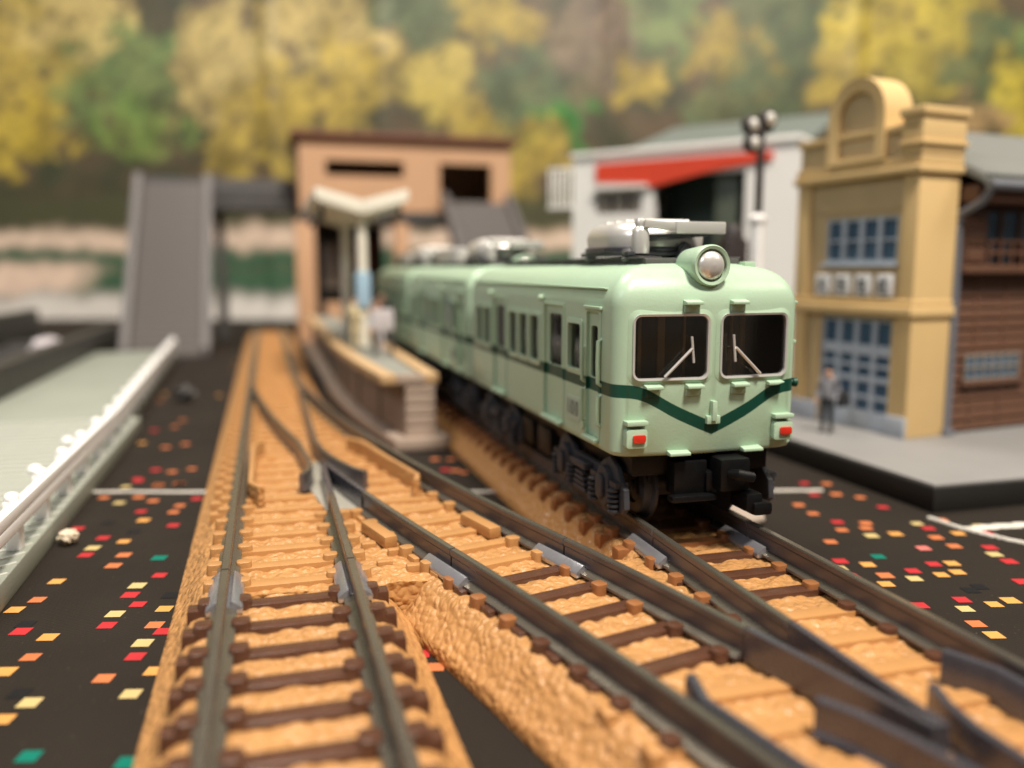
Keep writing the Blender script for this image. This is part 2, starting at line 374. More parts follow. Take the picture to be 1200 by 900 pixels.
def tie_mesh(length, m_, h0=.28, h1=.43, wd=.155):
    k = (round(length, 2), m_.name)
    if k not in tie_me: tie_me[k] = bx(-length / 2, length / 2, -wd / 2, wd / 2, h0, h1).mesh('tie', [m_], .018)
    return tie_me[k]
clip_me = {}
def clip_mesh(m_):
    if m_.name not in clip_me:
        mb = MB(); mb.prism([(x, y, .34) for x, y in rrect(-.075, .075, -.09, .09, .05, 3)], [(x, y, .48) for x, y in rrect(-.065, .07, -.08, .08, .045, 3)])
        clip_me[m_.name] = mb.mesh('rail_clip', [m_], .016)
    return clip_me[m_.name]
joint_me = None
def joiner_mesh():
    global joint_me
    if joint_me is None:
        p = [(-.135, .41), (.135, .41), (.14, .45), (.128, .468), (.065, .515), (.05, .515), (.045, .48), (-.045, .48), (-.05, .515), (-.065, .515), (-.128, .468), (-.14, .45)]
        mb = MB(); mb.sweep(p, [(0, -.36, 0), (0, .36, 0)])
        joint_me = mb.mesh('rail_joiner', [M['steel']], .012)
    return joint_me
def straight_track(name, x, y0, y1, tie_m, clip_m, label, fine, tiew=1.56, clips_to=1e9, joiners=(), cat='model track'):
    T = tag(empty(name, (x, y0, 0)), label, cat)
    L = y1 - y0
    ys = steps(0, L, fine[0] - y0, fine[1] - y0)
    roadbed('roadbed', lambda y: -.97, lambda y: .97, ys, T, .03, .032 if fine[1] > fine[0] else .15)
    for sx in (-.5, .5):
        top_faces(MB().sweep(RAILP, [(sx, 0, 0), (sx, L, 0)]).build('rail', M['rail'], T, angle=25))
    y = .22
    while y < L - .1:
        if tie_m: place('tie', tie_mesh(tiew, tie_m), T, (0, y, 0))
        if y + y0 < clips_to:
            for rx in (-.5, .5):
                for s in (-1, 1): place('rail_clip', clip_mesh(clip_m), T, (rx + s * .135, y, 0), 0 if s < 0 else 180)
        y += .46
    for (jx, jy, rz) in joiners: place('rail_joiner', joiner_mesh(), T, (jx, jy - y0, 0), rz)
    return T
straight_track('track_section', .1, -4.0, 6.98, M['brown'], M['brown'], 'straight model track with dark brown ties on tan ballast at lower left', (2.2, 6.98), joiners=((-.5, 6.98, 0), (.5, 6.98, 0)))

RC = 55.7; LT = 14.4
def cur(phi, d):     # point on the diverging route, d to the right
    return (RC - (RC - d) * math.cos(phi), LT - (RC - d) * math.sin(phi))
def cy(y, d):        # x of the diverging route at y
    return RC - math.sqrt(max(0, (RC - d) ** 2 - (LT - y) ** 2))
PH = math.asin(LT / RC)
def turnout(name, loc, rz, label, plate, tie_f, clip_f, guard_m, fine, clips, joiners):
    T = tag(empty(name, loc, rz), label, 'track turnout')
    lf = lambda y: -.97
    rt = lambda y: cy(y, 0) + .97 / math.cos((LT - y) / RC)
    roadbed('roadbed', lf, rt, steps(0, LT, *fine, f=.032), T, .03, .034)
    def rail(path, prof=RAILP, m_='rail', nm='rail'):
        o = MB().sweep(prof, [(x, y, 0) for x, y in path]).build(nm, M[m_], T, angle=25)
        return top_faces(o) if m_ == 'rail' else o
    ly = lambda a, b, n: [a + (b - a) * i / n for i in range(n + 1)]
    rail([(-.5, .012), (-.5, LT)])                                          # straight stock rail
    rail([(cy(y, .5), y) for y in ly(.012, LT, 30)])                        # curved stock rail
    rail([(.5, .012), (.5, 2.15)]); rail([(cy(y, -.5), y) for y in ly(.012, 2.15, 6)])
    fr = rail([(.5, 2.17), (.5, 3.55)], NOSEP, 'frog', 'frog_nose'); rail([(cy(y, -.5), y) for y in ly(2.17, 3.55, 4)], NOSEP, 'frog', 'frog_nose')
    wl = [(cy(y, -.5) , y) for y in ly(11.4, 5.2, 12)] + [(.30, 4.5), (.345, 4.0), (.345, 3.6), (.30, 3.35), (.22, 3.15)]
    wr = [(.5, y) for y in ly(11.4, 5.2, 6)] + [(.56, 4.5), (.655, 4.0), (.76, 3.6), (.86, 3.3), (.97, 3.1)]
    rail(wl, WINGP, 'rail' if plate else 'frog', 'wing_rail'); rail(wr, WINGP, 'rail' if plate else 'frog', 'wing_rail')
    pl = [(.45, 2.25), (cy(2.25, -.5) + .05, 2.25), (.80, 3.3), (.62, 4.7), (.34, 4.7), (.30, 3.4)]
    if plate: MB().prism([(x, y, .38) for x, y in pl], [(x, y, .437) for x, y in pl]).build('frog_plate', M['frogplate'], T, bevel=.012)
    g = .15
    gl = [(-.5 + g + .12, 2.75), (-.5 + g, 3.05), (-.5 + g, 5.2), (-.5 + g + .12, 5.5)]
    rail(gl, GUARDP, guard_m, 'guard_rail')
    gr = [(cy(2.6, .5) - g - .13, 2.6), (cy(2.9, .5) - g, 2.9), (cy(4, .5) - g, 4), (cy(5.1, .5) - g, 5.1), (cy(5.4, .5) - g - .12, 5.4)]
    rail(gr, GUARDP, guard_m, 'guard_rail')
    y = .22
    while y < LT - .1:
        m_ = tie_f(y); a = math.asin((LT - y) / RC); c = cy(y, 0)
        if y < 2.4:
            tl_ = 1.3
            place('tie', tie_mesh(tl_, m_ if y < 1.55 else M['tan_tie']), T, (0, y, 0)); place('tie', tie_mesh(tl_, m_), T, (c, y, 0), math.degrees(a))
        else:
            x1 = c + .78; x0 = -.78; place('tie', tie_mesh(round((x1 - x0) / .06) * .06, m_), T, ((x0 + x1) / 2, y, 0))
        if clips[0] <= y <= clips[1]:
            cm = clip_f(y)
            rr = [(-.5, 0), (cy(y, .5), a)]
            if y < 2.2: rr += [(.5, 0), (cy(y, -.5), a)]
            for (x, an) in rr:
                for s in (-1, 1):
                    if 2.6 < y < 5.6 and ((x < 0 and s > 0) or (x > .6 and s < 0)): continue
                    place('rail_clip', clip_mesh(cm), T, (x + s * .125, y, 0), math.degrees(an) + (0 if s < 0 else 180)).scale = (.85, .8, .99) if not plate else (.95, .8, 1)
        y += .46
    for (x, yy, rz_) in joiners: place('rail_joiner', joiner_mesh(), T, (x, yy, 0), rz_)
    return T
ad_ = math.degrees(PH)
t1 = turnout('track_turnout', (.1, 7.0, 0), 0, 'all tan turnout with metal crossing frog beside the platform', True, lambda y: M['tan_tie'], lambda y: M['tan_tie'], 'tan', (0, 9.0), (0, 14.3), ())
t2 = turnout('track_turnout', (.1 + 2 * cy(0, 0), 7.0, 0), 180, 'turnout with brown ties and bluish frog in the right foreground', False, lambda y: M['brown'] if y < 2.2 else M['tan_tie'], lambda y: M['brown2'] if y < 1.2 else M['brown'], 'frog', (0, 5.2), (0, 5.0),
             ((-.5, 0, 180), (.5, 0, 180), (cy(0, -.5), 0, 180 + ad_), (cy(0, .5), 0, 180 + ad_)))
# little square bosses between the two routes of the tan turnout
bos = bx(-.07, .07, -.045, .045, .36, .445).mesh('boss', [M['tan_tie']], .018)
for (x, y) in ((.84, .45), (.98, .75), (.76, 1.0), (1.08, .28)): place('boss', bos, t1, (x, y, 0))
trough_me = bx(-.07, .07, -.32, .32, .40, .52).mesh('cover', [M['tan_tie']], .03)
place('cover', trough_me, t1, (cy(1.2, -.5) - .19, 1.2, 0), ad_); place('cover', trough_me, t1, (cy(1.2, .5) - .19, 1.2, 0), ad_)
straight_track('track_section', 3.89, 7.02, 36, M['brown2'], M['brown2'], 'straight tan ballasted track under the mint train', (7.02, 12), tiew=1.6, clips_to=20)
straight_track('track_section', .1, 21.42, 38, M['tan_tie'], M['tan_tie'], 'far tan track leading under the footbridge beside the platform', (0, 0), clips_to=0)

# ------------------------------------------------------------------ the train
LC = 5.70
def front_y(x): return .08 * (x / .95) ** 2
def outline(i, rf=.15, rb=.1):
    hw = .95 - i; y0 = i * .95; y1 = LC - i * .6; r = max(.06, rf - i * .2); p = []
    n = 14
    for k in range(n + 1):
        x = -(hw - r) + 2 * (hw - r) * k / n; p.append((x, y0 + front_y(x)))
    yc = y0 + front_y(hw - r)
    for k in range(1, 8):
        a = R(-90 + 90 * k / 7); p.append((hw - r + r * math.cos(a), yc + r + r * math.sin(a)))
    for k in range(6):
        a = R(90 * k / 5); p.append((hw - rb + rb * math.cos(a), y1 - rb + rb * math.sin(a)))
    for k in range(6):
        a = R(90 + 90 * k / 5); p.append((-hw + rb + rb * math.cos(a), y1 - rb + rb * math.sin(a)))
    for k in range(0, 7):
        a = R(180 + 90 * k / 7); p.append((-hw + r + r * math.cos(a), yc + r + r * math.sin(a)))
    return p
def shell(levels, mi=0):
    mb = MB(); V = []; F = []; n = None
    for z, i in levels:
        o = outline(i); n = len(o); V += [(x, y, z) for x, y in o]
    for k in range(len(levels) - 1):
        for j in range(n):
            q = (j + 1) % n; F.append((k * n + j, k * n + q, (k + 1) * n + q, (k + 1) * n + j))
    F.append(tuple(range(n - 1, -1, -1))); F.append(tuple((len(levels) - 1) * n + j for j in range(n)))
    return mb.add(V, F, mi)
lev = [(.68, .05), (.695, .018), (.73, 0), (2.06, 0)] + [(2.06 + .36 * math.sin(R(a)), .36 * (1 - math.cos(R(a)))) for a in (10, 20, 30, 40, 50, 60, 70, 80)] + [(2.435, .40), (2.47, .55), (2.50, .75), (2.51, .9)]
lev_in = [(.5, .08), (2.02, .08), (2.2, .14), (2.3, .26), (2.34, .4)]
FW = [(-.86, -.055), (.055, .86)]               # front windows, x ranges
FWZ = (1.385, 2.0)
FWS = [(-.80, -.05), (.05, .80)]
SW = [(.93, 1.30, 1.39, 1.86, 'cab_window'), (2.30, 2.64, 1.34, 1.87, 'window'), (2.75, 3.09, 1.34, 1.87, 'window'), (3.20, 3.54, 1.34, 1.87, 'window'), (4.52, 4.86, 1.34, 1.87, 'window'), (4.97, 5.31, 1.34, 1.87, 'window')]
DR = [(.44, .77, .78, 2.0, .53, .70, 1.36, 1.86, 'cab_door'), (1.46, 2.10, .77, 2.02, 1.56, 1.97, 1.36, 1.92, 'door'), (3.72, 4.34, .77, 2.02, 3.83, 4.23, 1.36, 1.92, 'door')]
cut = MB(); cut2 = MB()
for x0, x1 in FWS:
    p = rrect(x0, x1, FWZ[0], FWZ[1], .07); cut.prism([(x, -.1, z) for x, z in p], [(x, .28, z) for x, z in p])
for s in (-1, 1):
    for (y0, y1, z0, z1, _) in SW:
        p = rrect(y0, y1, z0, z1, .035, 3); cut.prism([(s * .8, y, z) for y, z in p], [(s * 1.1, y, z) for y, z in p])
    for (y0, y1, z0, z1, a, b, c, d, _) in DR:
        p = rrect(y0, y1, z0, z1, .02, 2); cut.prism([(s * .915, y, z) for y, z in p], [(s * 1.1, y, z) for y, z in p])
        p = rrect(a - .02, b + .02, c - .02, d + .02, .03, 2); cut2.prism([(s * .8, y, z) for y, z in p], [(s * 1.1, y, z) for y, z in p])
def boolean(base, cutters):
    for cme in cutters:
        o = place('t', base); c = place('c', cme); md = o.modifiers.new('b', 'BOOLEAN'); md.object = c; md.solver = 'EXACT'; md.use_self = True
        dg = bpy.context.evaluated_depsgraph_get(); dg.update(); me = bpy.data.meshes.new_from_object(o.evaluated_get(dg))
        bpy.data.objects.remove(o); bpy.data.objects.remove(c); base = me
    return base
body_me = boolean(shell(lev).mesh('body', [M['mint'], M['interior']]), [shell(lev_in, 1).mesh('c1', [M['mint'], M['interior']]), cut.mesh('c2', [M['mint']]), cut2.mesh('c3', [M['mint']])])
for p in body_me.polygons: p.use_smooth = True
body_me.set_sharp_from_angle(angle=R(28)); body_me.name = 'body'

def front_pts(poly, off): return [(x, front_y(x) - off, z) for x, z in poly]
def make_car():
    T = empty('train_car')
    place('body', body_me, T)
    bx(-.78, .78, .45, LC - .2, .72, .95).build('floor', M['interior'], T)
    for yy in (1.2, 2.35, 2.9, 3.6, 4.6, 5.1):
        mb = bx(-.75, -.2, yy, yy + .09, .9, 1.42); mb.box(.2, .75, yy, yy + .09, .9, 1.42); mb.build('seat', M['seat'], T)
    bh = bx(-.86, .86, .30, .34, .9, 2.28).build('streak_panel', M['streak_backing'], T)  # panel added behind the windscreens to carry the streaks
    for x, wd in ((-.62, .04), (-.40, .08), (-.16, .03), (.34, .03), (.46, .05), (.68, .13)): bx(x - wd / 2, x + wd / 2, .275, .31, .95, 2.2).build('light_streak', M['gold'], bh, bevel=.01)  # gold strips stand in for streaks of light behind the glass
    for i, (x0, x1) in enumerate(FWS):
        o = rrect(x0 - .035, x1 + .035, FWZ[0] - .035, FWZ[1] + .035, .10); n = rrect(x0 + .012, x1 - .012, FWZ[0] + .012, FWZ[1] - .012, .07)
        f = MB().ring(front_pts(o, .002), front_pts(n, .016), front_pts(o, -.03), front_pts(n, -.03)).build('window_frame', M['mint_plain'], T, bevel=0)
        o2 = rrect(x0 + .006, x1 - .006, FWZ[0] + .006, FWZ[1] - .006, .075); n2 = rrect(x0 + .026, x1 - .026, FWZ[0] + .026, FWZ[1] - .026, .06)
        MB().ring(front_pts(o2, .028), front_pts(n2, .022), front_pts(o2, -.02), front_pts(n2, -.02)).build('rim', M['silver'], f)
        q = rrect(x0 + .01, x1 - .01, FWZ[0] + .01, FWZ[1] - .01, .07)
        MB().prism(front_pts(q, -.005), front_pts(q, -.012)).build('window_pane', M['pane'], T)
    for s in (-1, 1):
        for (y0, y1, z0, z1, nm) in SW:
            o = rrect(y0 - .045, y1 + .045, z0 - .045, z1 + .045, .05, 3); n = rrect(y0 + .004, y1 - .004, z0 + .004, z1 - .004, .035, 3)
            K = lambda l, d: [(s * (.95 + d), y, z) for y, z in l]
            MB().ring(K(o, .012), K(n, .018), K(o, -.01), K(n, -.04)).build('window_frame', M['mint_plain'], T)
            MB().prism(K(rrect(y0, y1, z0, z1, .03, 3), -.025), K(rrect(y0, y1, z0, z1, .03, 3), -.035)).build('window_pane', M['pane'], T)
        for (y0, y1, z0, z1, a, b, c, d, nm) in DR:
            o = rrect(y0 + .006, y1 - .006, z0 + .006, z1 - .006, .02, 2); n = rrect(a, b, c, d, .03, 2)
            dr = MB().ring(K(o, -.018), K(n, -.012), K(o, -.034), K(n, -.045)).build(nm, M['mint'], T, bevel=0)
            MB().prism(K(rrect(a - .002, b + .002, c - .002, d + .002, .03, 2), -.03), K(rrect(a - .002, b + .002, c - .002, d + .002, .03, 2), -.038)).build('door_pane', M['pane'], dr)
            o = rrect(y0 - .03, y1 + .03, z0 - .02, z1 + .03, .03, 2); n = rrect(y0 + .004, y1 - .004, z0 + .004, z1 - .004, .02, 2)
            MB().ring(K(o, .006), K(n, .014), K(o, -.01), K(n, -.02)).build('door_frame', M['mint'], T)
            MB().box(s * .95 if s > 0 else -1.01, 1.01 if s > 0 else -.95, y0 - .01, y1 + .01, z0 - .035, z0 + .005).build('door_step', M['mint_plain'], T, bevel=.012)
            if nm == 'door': MB().lathe([(.02, 0), (.035, .02), (.035, .05), (.02, .07)], (s * .945, y1 + .05, z1 + .06), (s, 0, 0), 10).build('door_lamp', M['mint_plain'], T)
        # cab door grab rails
        for (yy, za, zb) in ((.40, 1.31, 1.75), (.81, 1.30, 1.66), (.40, .92, 1.22), (.81, .90, 1.24)):
            MB().tube([(s * .945, yy, za), (s * .985, yy, za + .02), (s * .99, yy, (za + zb) / 2), (s * .985, yy, zb - .02), (s * .945, yy, zb)], .02, 8).build('grab_rail', M['mint_plain'], T)
        MB().box(min(s * .945, s * .985), max(s * .945, s * .985), .38, .82, 2.02, 2.05).build('rain_gutter', M['mint_plain'], T, bevel=.01)
        MB().box(min(s * .90, s * .945), max(s * .90, s * .945), .35, LC - .15, 2.21, 2.225).build('rain_gutter', M['mint_plain'], T, bevel=.005)
        pn = rrect(.95, 1.36, .86, 1.10, .012, 2)
        npl = MB().prism(K(pn, -.005), K(pn, .008)).build('number_plate', M['plate'], T)
        me = text_mesh('11010', .17); me.transform(Matrix.Scale(1.35, 4, (0, 1, 0))); me.transform(Matrix.Scale(.8, 4, (1, 0, 0))); me.materials.clear(); me.materials.append(M['ink'])
        t = place('numeral', me, npl); t.rotation_euler = (R(90), 0, R(90 if s > 0 else -90)); t.location = (s * .959, 1.155, .98)
        MB().lathe([(.045, 0), (.05, .01), (.045, .022), (.0, .024)], (s * .948, .86, .86), (s, 0, 0), 14).build('disc', M['mint_plain'], T)
    # front steps
    def step(x, z, wd=.17, d=.075, dk=False):
        y = front_y(x)
        mb = MB(); a = [(x - wd / 2, y + .02, z), (x + wd / 2, y + .02, z), (x + wd / 2, y - d, z + .002), (x - wd / 2, y - d, z + .002)]
        b = [(p[0], p[1], p[2] + (.05 if k < 2 else .028)) for k, p in enumerate(a)]
        mb.prism(a, b)
        if z > .8: mb.box(x - wd / 2 + .01, x + wd / 2 - .01, y - .012, y + .02, z - .07, z + .01)
        mb.build('step', M['mint'] if dk else M['mint_plain'], T, bevel=.01)
    for x, z, dk in ((-.235, 2.075, 0), (.235, 2.075, 0), (-.60, 1.31, 1), (-.2, 1.31, 0), (.27, 1.31, 0), (.66, 1.31, 1), (-.34, .69, 0), (.42, .69, 0)): step(x, z, .17 if z > .8 else .21, .075, dk)
    mb = bx(-.025, .025, -.06, .03, 1.0, 1.19); mb.box(-.07, .07, -.04, .03, .97, 1.05); mb.build('lamp_bracket', M['mint_plain'], T, bevel=.014)
    for s in (-1, 1):
        x = s * .76; y = front_y(x)
        p = rrect(x - .105, x + .105, .775, .955, .035, 4)
        tl = MB().prism([(a, y + .03, b) for a, b in p], [(a, y - .07, b) for a, b in p]).build('tail_light', M['mint_plain'], T, bevel=.012)
        p = rrect(x - .045, x + .08, .83, .905, .02, 3)
        MB().prism([(a, y - .06, b) for a, b in p], [(a, y - .092, b) for a, b in p]).build('lens', M['red_lens'], tl, bevel=.008)
        bx(x - .105, x + .105, y - .085, y + .03, .985, 1.03).build('tail_light_hood', M['mint_plain'], T, bevel=.012)
    # roof headlight
    hl = MB().lathe([(.10, .55), (.16, .40), (.178, .2), (.19, .05), (.19, 0), (.178, -.02), (.152, -.012), (.142, .03), (.0, .04)], (-.04, .02, 2.43), (0, 1, 0), 32).build('headlight', M['mint_plain'], T)
    MB().lathe([(.138, .05), (.138, 0), (.124, -.032), (.092, -.055), (.046, -.069), (.0, -.072)], (-.04, .04, 2.43), (0, 1, 0), 28).build('headlight_lens', M['silver'], hl)
    # wipers: arm and blade of clear plastic
    for pa, pb, bt, bb in (((-.50, 1.425), (-.245, 1.68), (-.25, 1.79), (-.225, 1.55)), ((.48, 1.425), (.20, 1.68), (.175, 1.80), (.20, 1.55))):
        wp = MB().tube([(pa[0], front_y(pa[0]) - .04, pa[1]), (pb[0], front_y(pb[0]) - .05, pb[1])], .015, 6).build('wiper_arm', M['silver'], T)
        MB().tube([(bt[0], front_y(bt[0]) - .045, bt[1]), (bb[0], front_y(bb[0]) - .045, bb[1])], .012, 6).build('wiper_blade', M['silver'], wp)
    # knobs on the right hand corner
    for z, m_ in ((2.06, 'mint_plain'), (1.68, 'mint_plain')):
        MB().box(.93, 1.01, .20, .27, z, z + .035).box(.93, .99, .21, .26, z - .05, z).build('corner_step', M[m_], T, bevel=.012)
    MB().lathe([(.03, 0), (.03, .04), (.045, .05), (.045, .085), (.02, .1)], (.93, .2, 1.30), (1, -.2, 0), 12).build('corner_knob', M['green_dark'], T)
    mb = bx(.5, .62, .35, .47, 2.40, 2.47); mb.build('roof_lug', M['mint_plain'], T, bevel=.015)
    # roof
    mb = bx(-.5, .5, .45, LC - .25, 2.40, 2.50); rp = mb.build('roof_panel', M['roofgrey'], T, bevel=.02)
    for k in range(11):
        yy = .5 + k * .47
        for s in (-1, 1): bx(s * .42 - .12, s * .42 + .12, yy, yy + .42, 2.495, 2.515).build('walkway_board', M['roofgrey'], rp, bevel=.008)
    # folded pantograph
    def panto(yc, name):
        P_ = empty(name); P_.parent = T; P_.location = (0, yc, 0)
        for sx in (-.5, .5):
            for sy in (-.5, .5):
                MB().lathe([(.05, 2.47), (.075, 2.50), (.05, 2.53), (.07, 2.56), (.05, 2.60)], (sx, sy, 0), (0, 0, 1), 12).build('insulator', M['roofgrey'], P_)
        for sx in (-.5, .5): bx(sx - .05, sx + .05, -.6, .7, 2.525, 2.57).build('base_beam', M['bogie'], P_, bevel=.012)
        for sy in (-.5, .5): bx(-.5, .5, sy - .05, sy + .05, 2.53, 2.568).build('base_beam', M['bogie'], P_, bevel=.012)
        Z_ = lambda l, z: [(x, y, z) for x, y in l]
        K_ = [(2.615, .01), (2.72, 0), (2.78, .02), (2.835, .06), (2.87, .13), (2.89, .25)]
        lf = MB()
        rr_ = [Z_(rrect(-.56 + i, .50 - i, -.50 + i, .86 - i, .46 - i * .8, 9), z) for z, i in K_]
        n_ = len(rr_[0]); V_ = [p for q in rr_ for p in q]; F_ = [tuple(range(n_ - 1, -1, -1)), tuple((len(K_) - 1) * n_ + j for j in range(n_))]
        for k in range(len(K_) - 1): F_ += [(k * n_ + j, k * n_ + (j + 1) % n_, (k + 1) * n_ + (j + 1) % n_, (k + 1) * n_ + j) for j in range(n_)]
        lf.add(V_, F_).build('folded_arms', M['silver'], P_, angle=50)
        o = rrect(-.58, .52, -.52, .88, .48, 9); n = rrect(-.47, .41, -.41, .77, .38, 9)
        MB().ring(Z_(o, 2.62), Z_(n, 2.62), Z_(o, 2.565), Z_(n, 2.565)).build('arm_frame', M['gunmetal'], P_, bevel=.015)
        for k in range(4):
            yy = -.30 + k * .26; MB().tube([(-.34, yy, 2.885), (.28, yy + .06, 2.885)], .02, 6).build('lattice_bar', M['silver'], P_)
        bx(-.08, .46, -.70, -.52, 2.74, 2.86).build('contact_strip', M['silver'], P_, bevel=.015)
        a_ = [(-.40, -.66, 2.80), (-.06, -.67, 2.775), (-.06, -.55, 2.775), (-.40, -.50, 2.80)]
        MB().prism(a_, [(x, y, z + .075) for x, y, z in a_]).build('strip_bracket', M['silver'], P_, bevel=.012)
        a_ = [(-.36, -.60, 2.70), (.5, -.62, 2.74), (.5, -.5, 2.74), (-.36, -.45, 2.66)]
        MB().prism(a_, [(x, y, z + .03) for x, y, z in a_]).build('strip_support', M['gunmetal'], P_)
        MB().lathe([(.085, 2.55), (.09, 2.60), (.085, 2.76), (.075, 2.79), (.055, 2.81), (.06, 2.85), (.045, 2.885), (0, 2.895)], (-.40, -.56, 0), (0, 0, 1), 16).build('spring_pot', M['silver'], P_)
        a_ = [(-.02, -.62, 2.50), (.16, -.62, 2.50), (.12, -.62, 2.64), (.06, -.62, 2.67), (.02, -.62, 2.60)]
        MB().prism(a_, [(x, y + .1, z) for x, y, z in a_]).build('hook_plate', M['gunmetal'], P_, bevel=.012)
    panto(1.35, 'pantograph'); 
    # rear roof unit
    p = rrect(-.5, .5, 3.2, 5.1, .14, 5)
    ru = MB().prism([(x, y, 2.5) for x, y in p], [(x, y, 2.80) for x, y in p]).build('roof_unit', M['silver'], T, bevel=.05)
    for k in range(6): bx(-.36, .36, 3.45 + k * .25, 3.57 + k * .25, 2.79, 2.815).build('grille_slat', M['roofgrey'], ru)
    # underframe and coupler
    mb = bx(-.72, .72, .18, LC - .2, .46, .74); mb.build('underframe', M['chassis'], T, bevel=.03)
    for yy in (2.4, 3.1):
        bx(-.78, -.4, yy, yy + .5, .18, .5).build('equipment_box', M['chassis'], T, bevel=.03); bx(.4, .78, yy, yy + .5, .18, .5).build('equipment_box', M['chassis'], T, bevel=.03)
    cp = bx(.02, .34, -.16, .35, .34, .66).box(-.05, .1, -.02, .2, .30, .52)
    cpo = cp.build('coupler', M['chassis'], T, bevel=.05)
    MB().tube([(.12, -.15, .52), (.16, -.24, .53), (.28, -.26, .5), (.33, -.18, .46)], [.04, .05, .05, .035], 10).build('knuckle', M['chassis'], cpo)
    bx(.24, .42, -.26, .06, .16, .34).box(.3, .5, -.30, -.08, .13, .26).build('coupler_hook', M['chassis'], cpo, bevel=.045)
    bx(-.42, .04, -.08, .05, .25, .31).box(-.36, -.02, .02, .2, .30, .62).build('pilot_bar', M['chassis'], T, bevel=.02)
    bx(-.55, .55, .40, .5, .2, .62).build('pilot_plate', M['chassis'], T, bevel=.03)
    # bogies
    def bogie(yc):
        B = empty('bogie'); B.parent = T; B.location = (0, yc, 0)
        for sy in (-.575, .575):
            for s in (-1, 1):
                MB().lathe([(.34, -.03), (.34, .0), (.285, .01), (.275, .09), (.18, .1), (.16, .07), (.05, .07), (.05, .12), (0, .12)], (s * .44, sy, .285), (s, 0, 0), 28).build('wheel', M['bogie'], B)
            MB().tube([(-.5, sy, .285), (.5, sy, .285)], .05, 10).build('axle', M['chassis'], B)
        for s in (-1, 1):
            x0, x1 = (.74, .80) if s > 0 else (-.80, -.74)
            pr = [(-1.0, .16), (-.93, .10), (-.80, .10), (-.72, .02), (-.44, .02), (-.36, .12), (-.30, .30), (.30, .30), (.36, .12), (.44, .02), (.72, .02), (.80, .10), (.93, .10), (1.0, .16), (.98, .34), (.88, .40), (.80, .52), (.62, .60), (.44, .52), (.36, .46), (-.36, .46), (-.44, .52), (-.62, .60), (-.80, .52), (-.88, .40), (-.98, .34)]
            fr = MB().prism([(x0, y, z) for y, z in pr], [(x1, y, z) for y, z in pr]).build('side_frame', M['bogie'], B, bevel=.015)
            xo = s * .80
            for sy in (-.575, .575):
                q = rrect(sy - .15, sy + .15, .10, .50, .14, 5)
                MB().prism([(xo - s * .03, y, z) for y, z in q], [(xo + s * .06, y, z) for y, z in q]).build('axle_box', M['bogie'], fr, bevel=.025)
                q = rrect(sy - .085, sy + .085, .17, .42, .08, 5)
                MB().prism([(xo + s * .05, y, z) for y, z in q], [(xo + s * .10, y, z) for y, z in q]).build('axle_cover', M['bogie'], fr, bevel=.02)
                for e in (-1, 1):
                    sp = MB()
                    for k in range(5): sp.lathe([(.04, 0), (.066, .012), (.066, .03), (.04, .042)], (xo + s * .035, sy + e * .25, .09 + k * .05), (0, 0, 1), 10)
                    sp.box(xo - .05, xo + .08, sy + e * .25 - .08, sy + e * .25 + .08, .335, .39)
                    sp.build('coil_spring', M['bogie'], fr)
            mb = bx(min(xo, xo + s * .10), max(xo, xo + s * .10), -.2, .2, .36, .43)
            for k in range(4): mb.box(min(xo, xo + s * .085), max(xo, xo + s * .085), -.17 + k * .02, .17 - k * .02, .12 + k * .055, .155 + k * .055)
            mb.build('leaf_spring', M['bogie'], fr, bevel=.008)
            MB().tube([(xo + s * .03, -.32, .1), (xo + s * .03, .32, .1)], .025, 8).build('brake_rod', M['bogie'], fr)
        bx(-.5, .5, -.85, .85, .3, .48).build('frame_centre', M['chassis'], B, bevel=.03)
    bogie(1.15); bogie(LC - 1.15)
    return T
car = make_car()
XT = 3.95
for k, (nm, lab) in enumerate((('train_car', 'front mint green train car with roof headlight, V stripe and two windscreens'), ('train_car', 'second mint green train car coupled behind the leading car'), ('train_car', 'last mint green train car, the most blurred, beside the canopy'))):
    o = car if k == 0 else copy_tree(car)
    o.location = (XT, 7.02 + k * (LC + .13), ZR); tag(o, lab, 'train car', 'cars of the mint green train')

for ch in list(car.children):                # the leading car carries only its pantograph
    if ch.name.startswith('roof_unit'):
        for g in list(ch.children): bpy.data.objects.remove(g)
        bpy.data.objects.remove(ch)

# ------------------------------------------------------------------ island platform with canopy
pf = tag(empty('station_platform', (0, 14, 0)), 'brown walled island platform with sand coloured coping between the tracks', 'platform')
PY = 20.
def pbend(y): return cy(max(0, min(14.4, 14 + y - 7.0)), 0) - cy(7.0, 0)      # follows the turnout curve
def pbox(x0, x1, y0, y1, z0, z1, kl, kr, name, m_, bevel=0., n=1):
    V = []; F = []
    for i in range(n + 1):
        y = y0 + (y1 - y0) * i / n; a = x0 + kl * pbend(y); c = x1 + kr * pbend(y); V += [(a, y, z0), (c, y, z0), (c, y, z1), (a, y, z1)]
    for i in range(n):
        for j in range(4): F.append((4 * i + j, 4 * i + (j + 1) % 4, 4 * i + 4 + (j + 1) % 4, 4 * i + 4 + j))
    F += [(3, 2, 1, 0), tuple(4 * n + j for j in range(4))]
    return MB().add(V, F).build(name, M[m_], pf, bevel=bevel, angle=50)
pbox(1.98, 2.95, 0, PY, 0, .22, 1.2, 0, 'base_slab', 'stone', .06, 14)
pbox(2.22, 2.66, .32, PY, .2, 1.14, 1.1, 0, 'wall', 'platwall', 0, 14)
pbox(1.98, 2.60, .30, PY - .1, 1.12, 1.22, .7, 0, 'deck', 'plattop', 0, 14)
for x0, x1, k_ in ((1.80, 2.08, .7), (2.52, 2.78, 0)):
    for k in range(14):
        y0 = .18 + k * 1.4; pbox(x0, x1, y0, min(PY, y0 + 1.385), 1.12, 1.29, k_, k_, 'coping_stone', 'coping', .03)
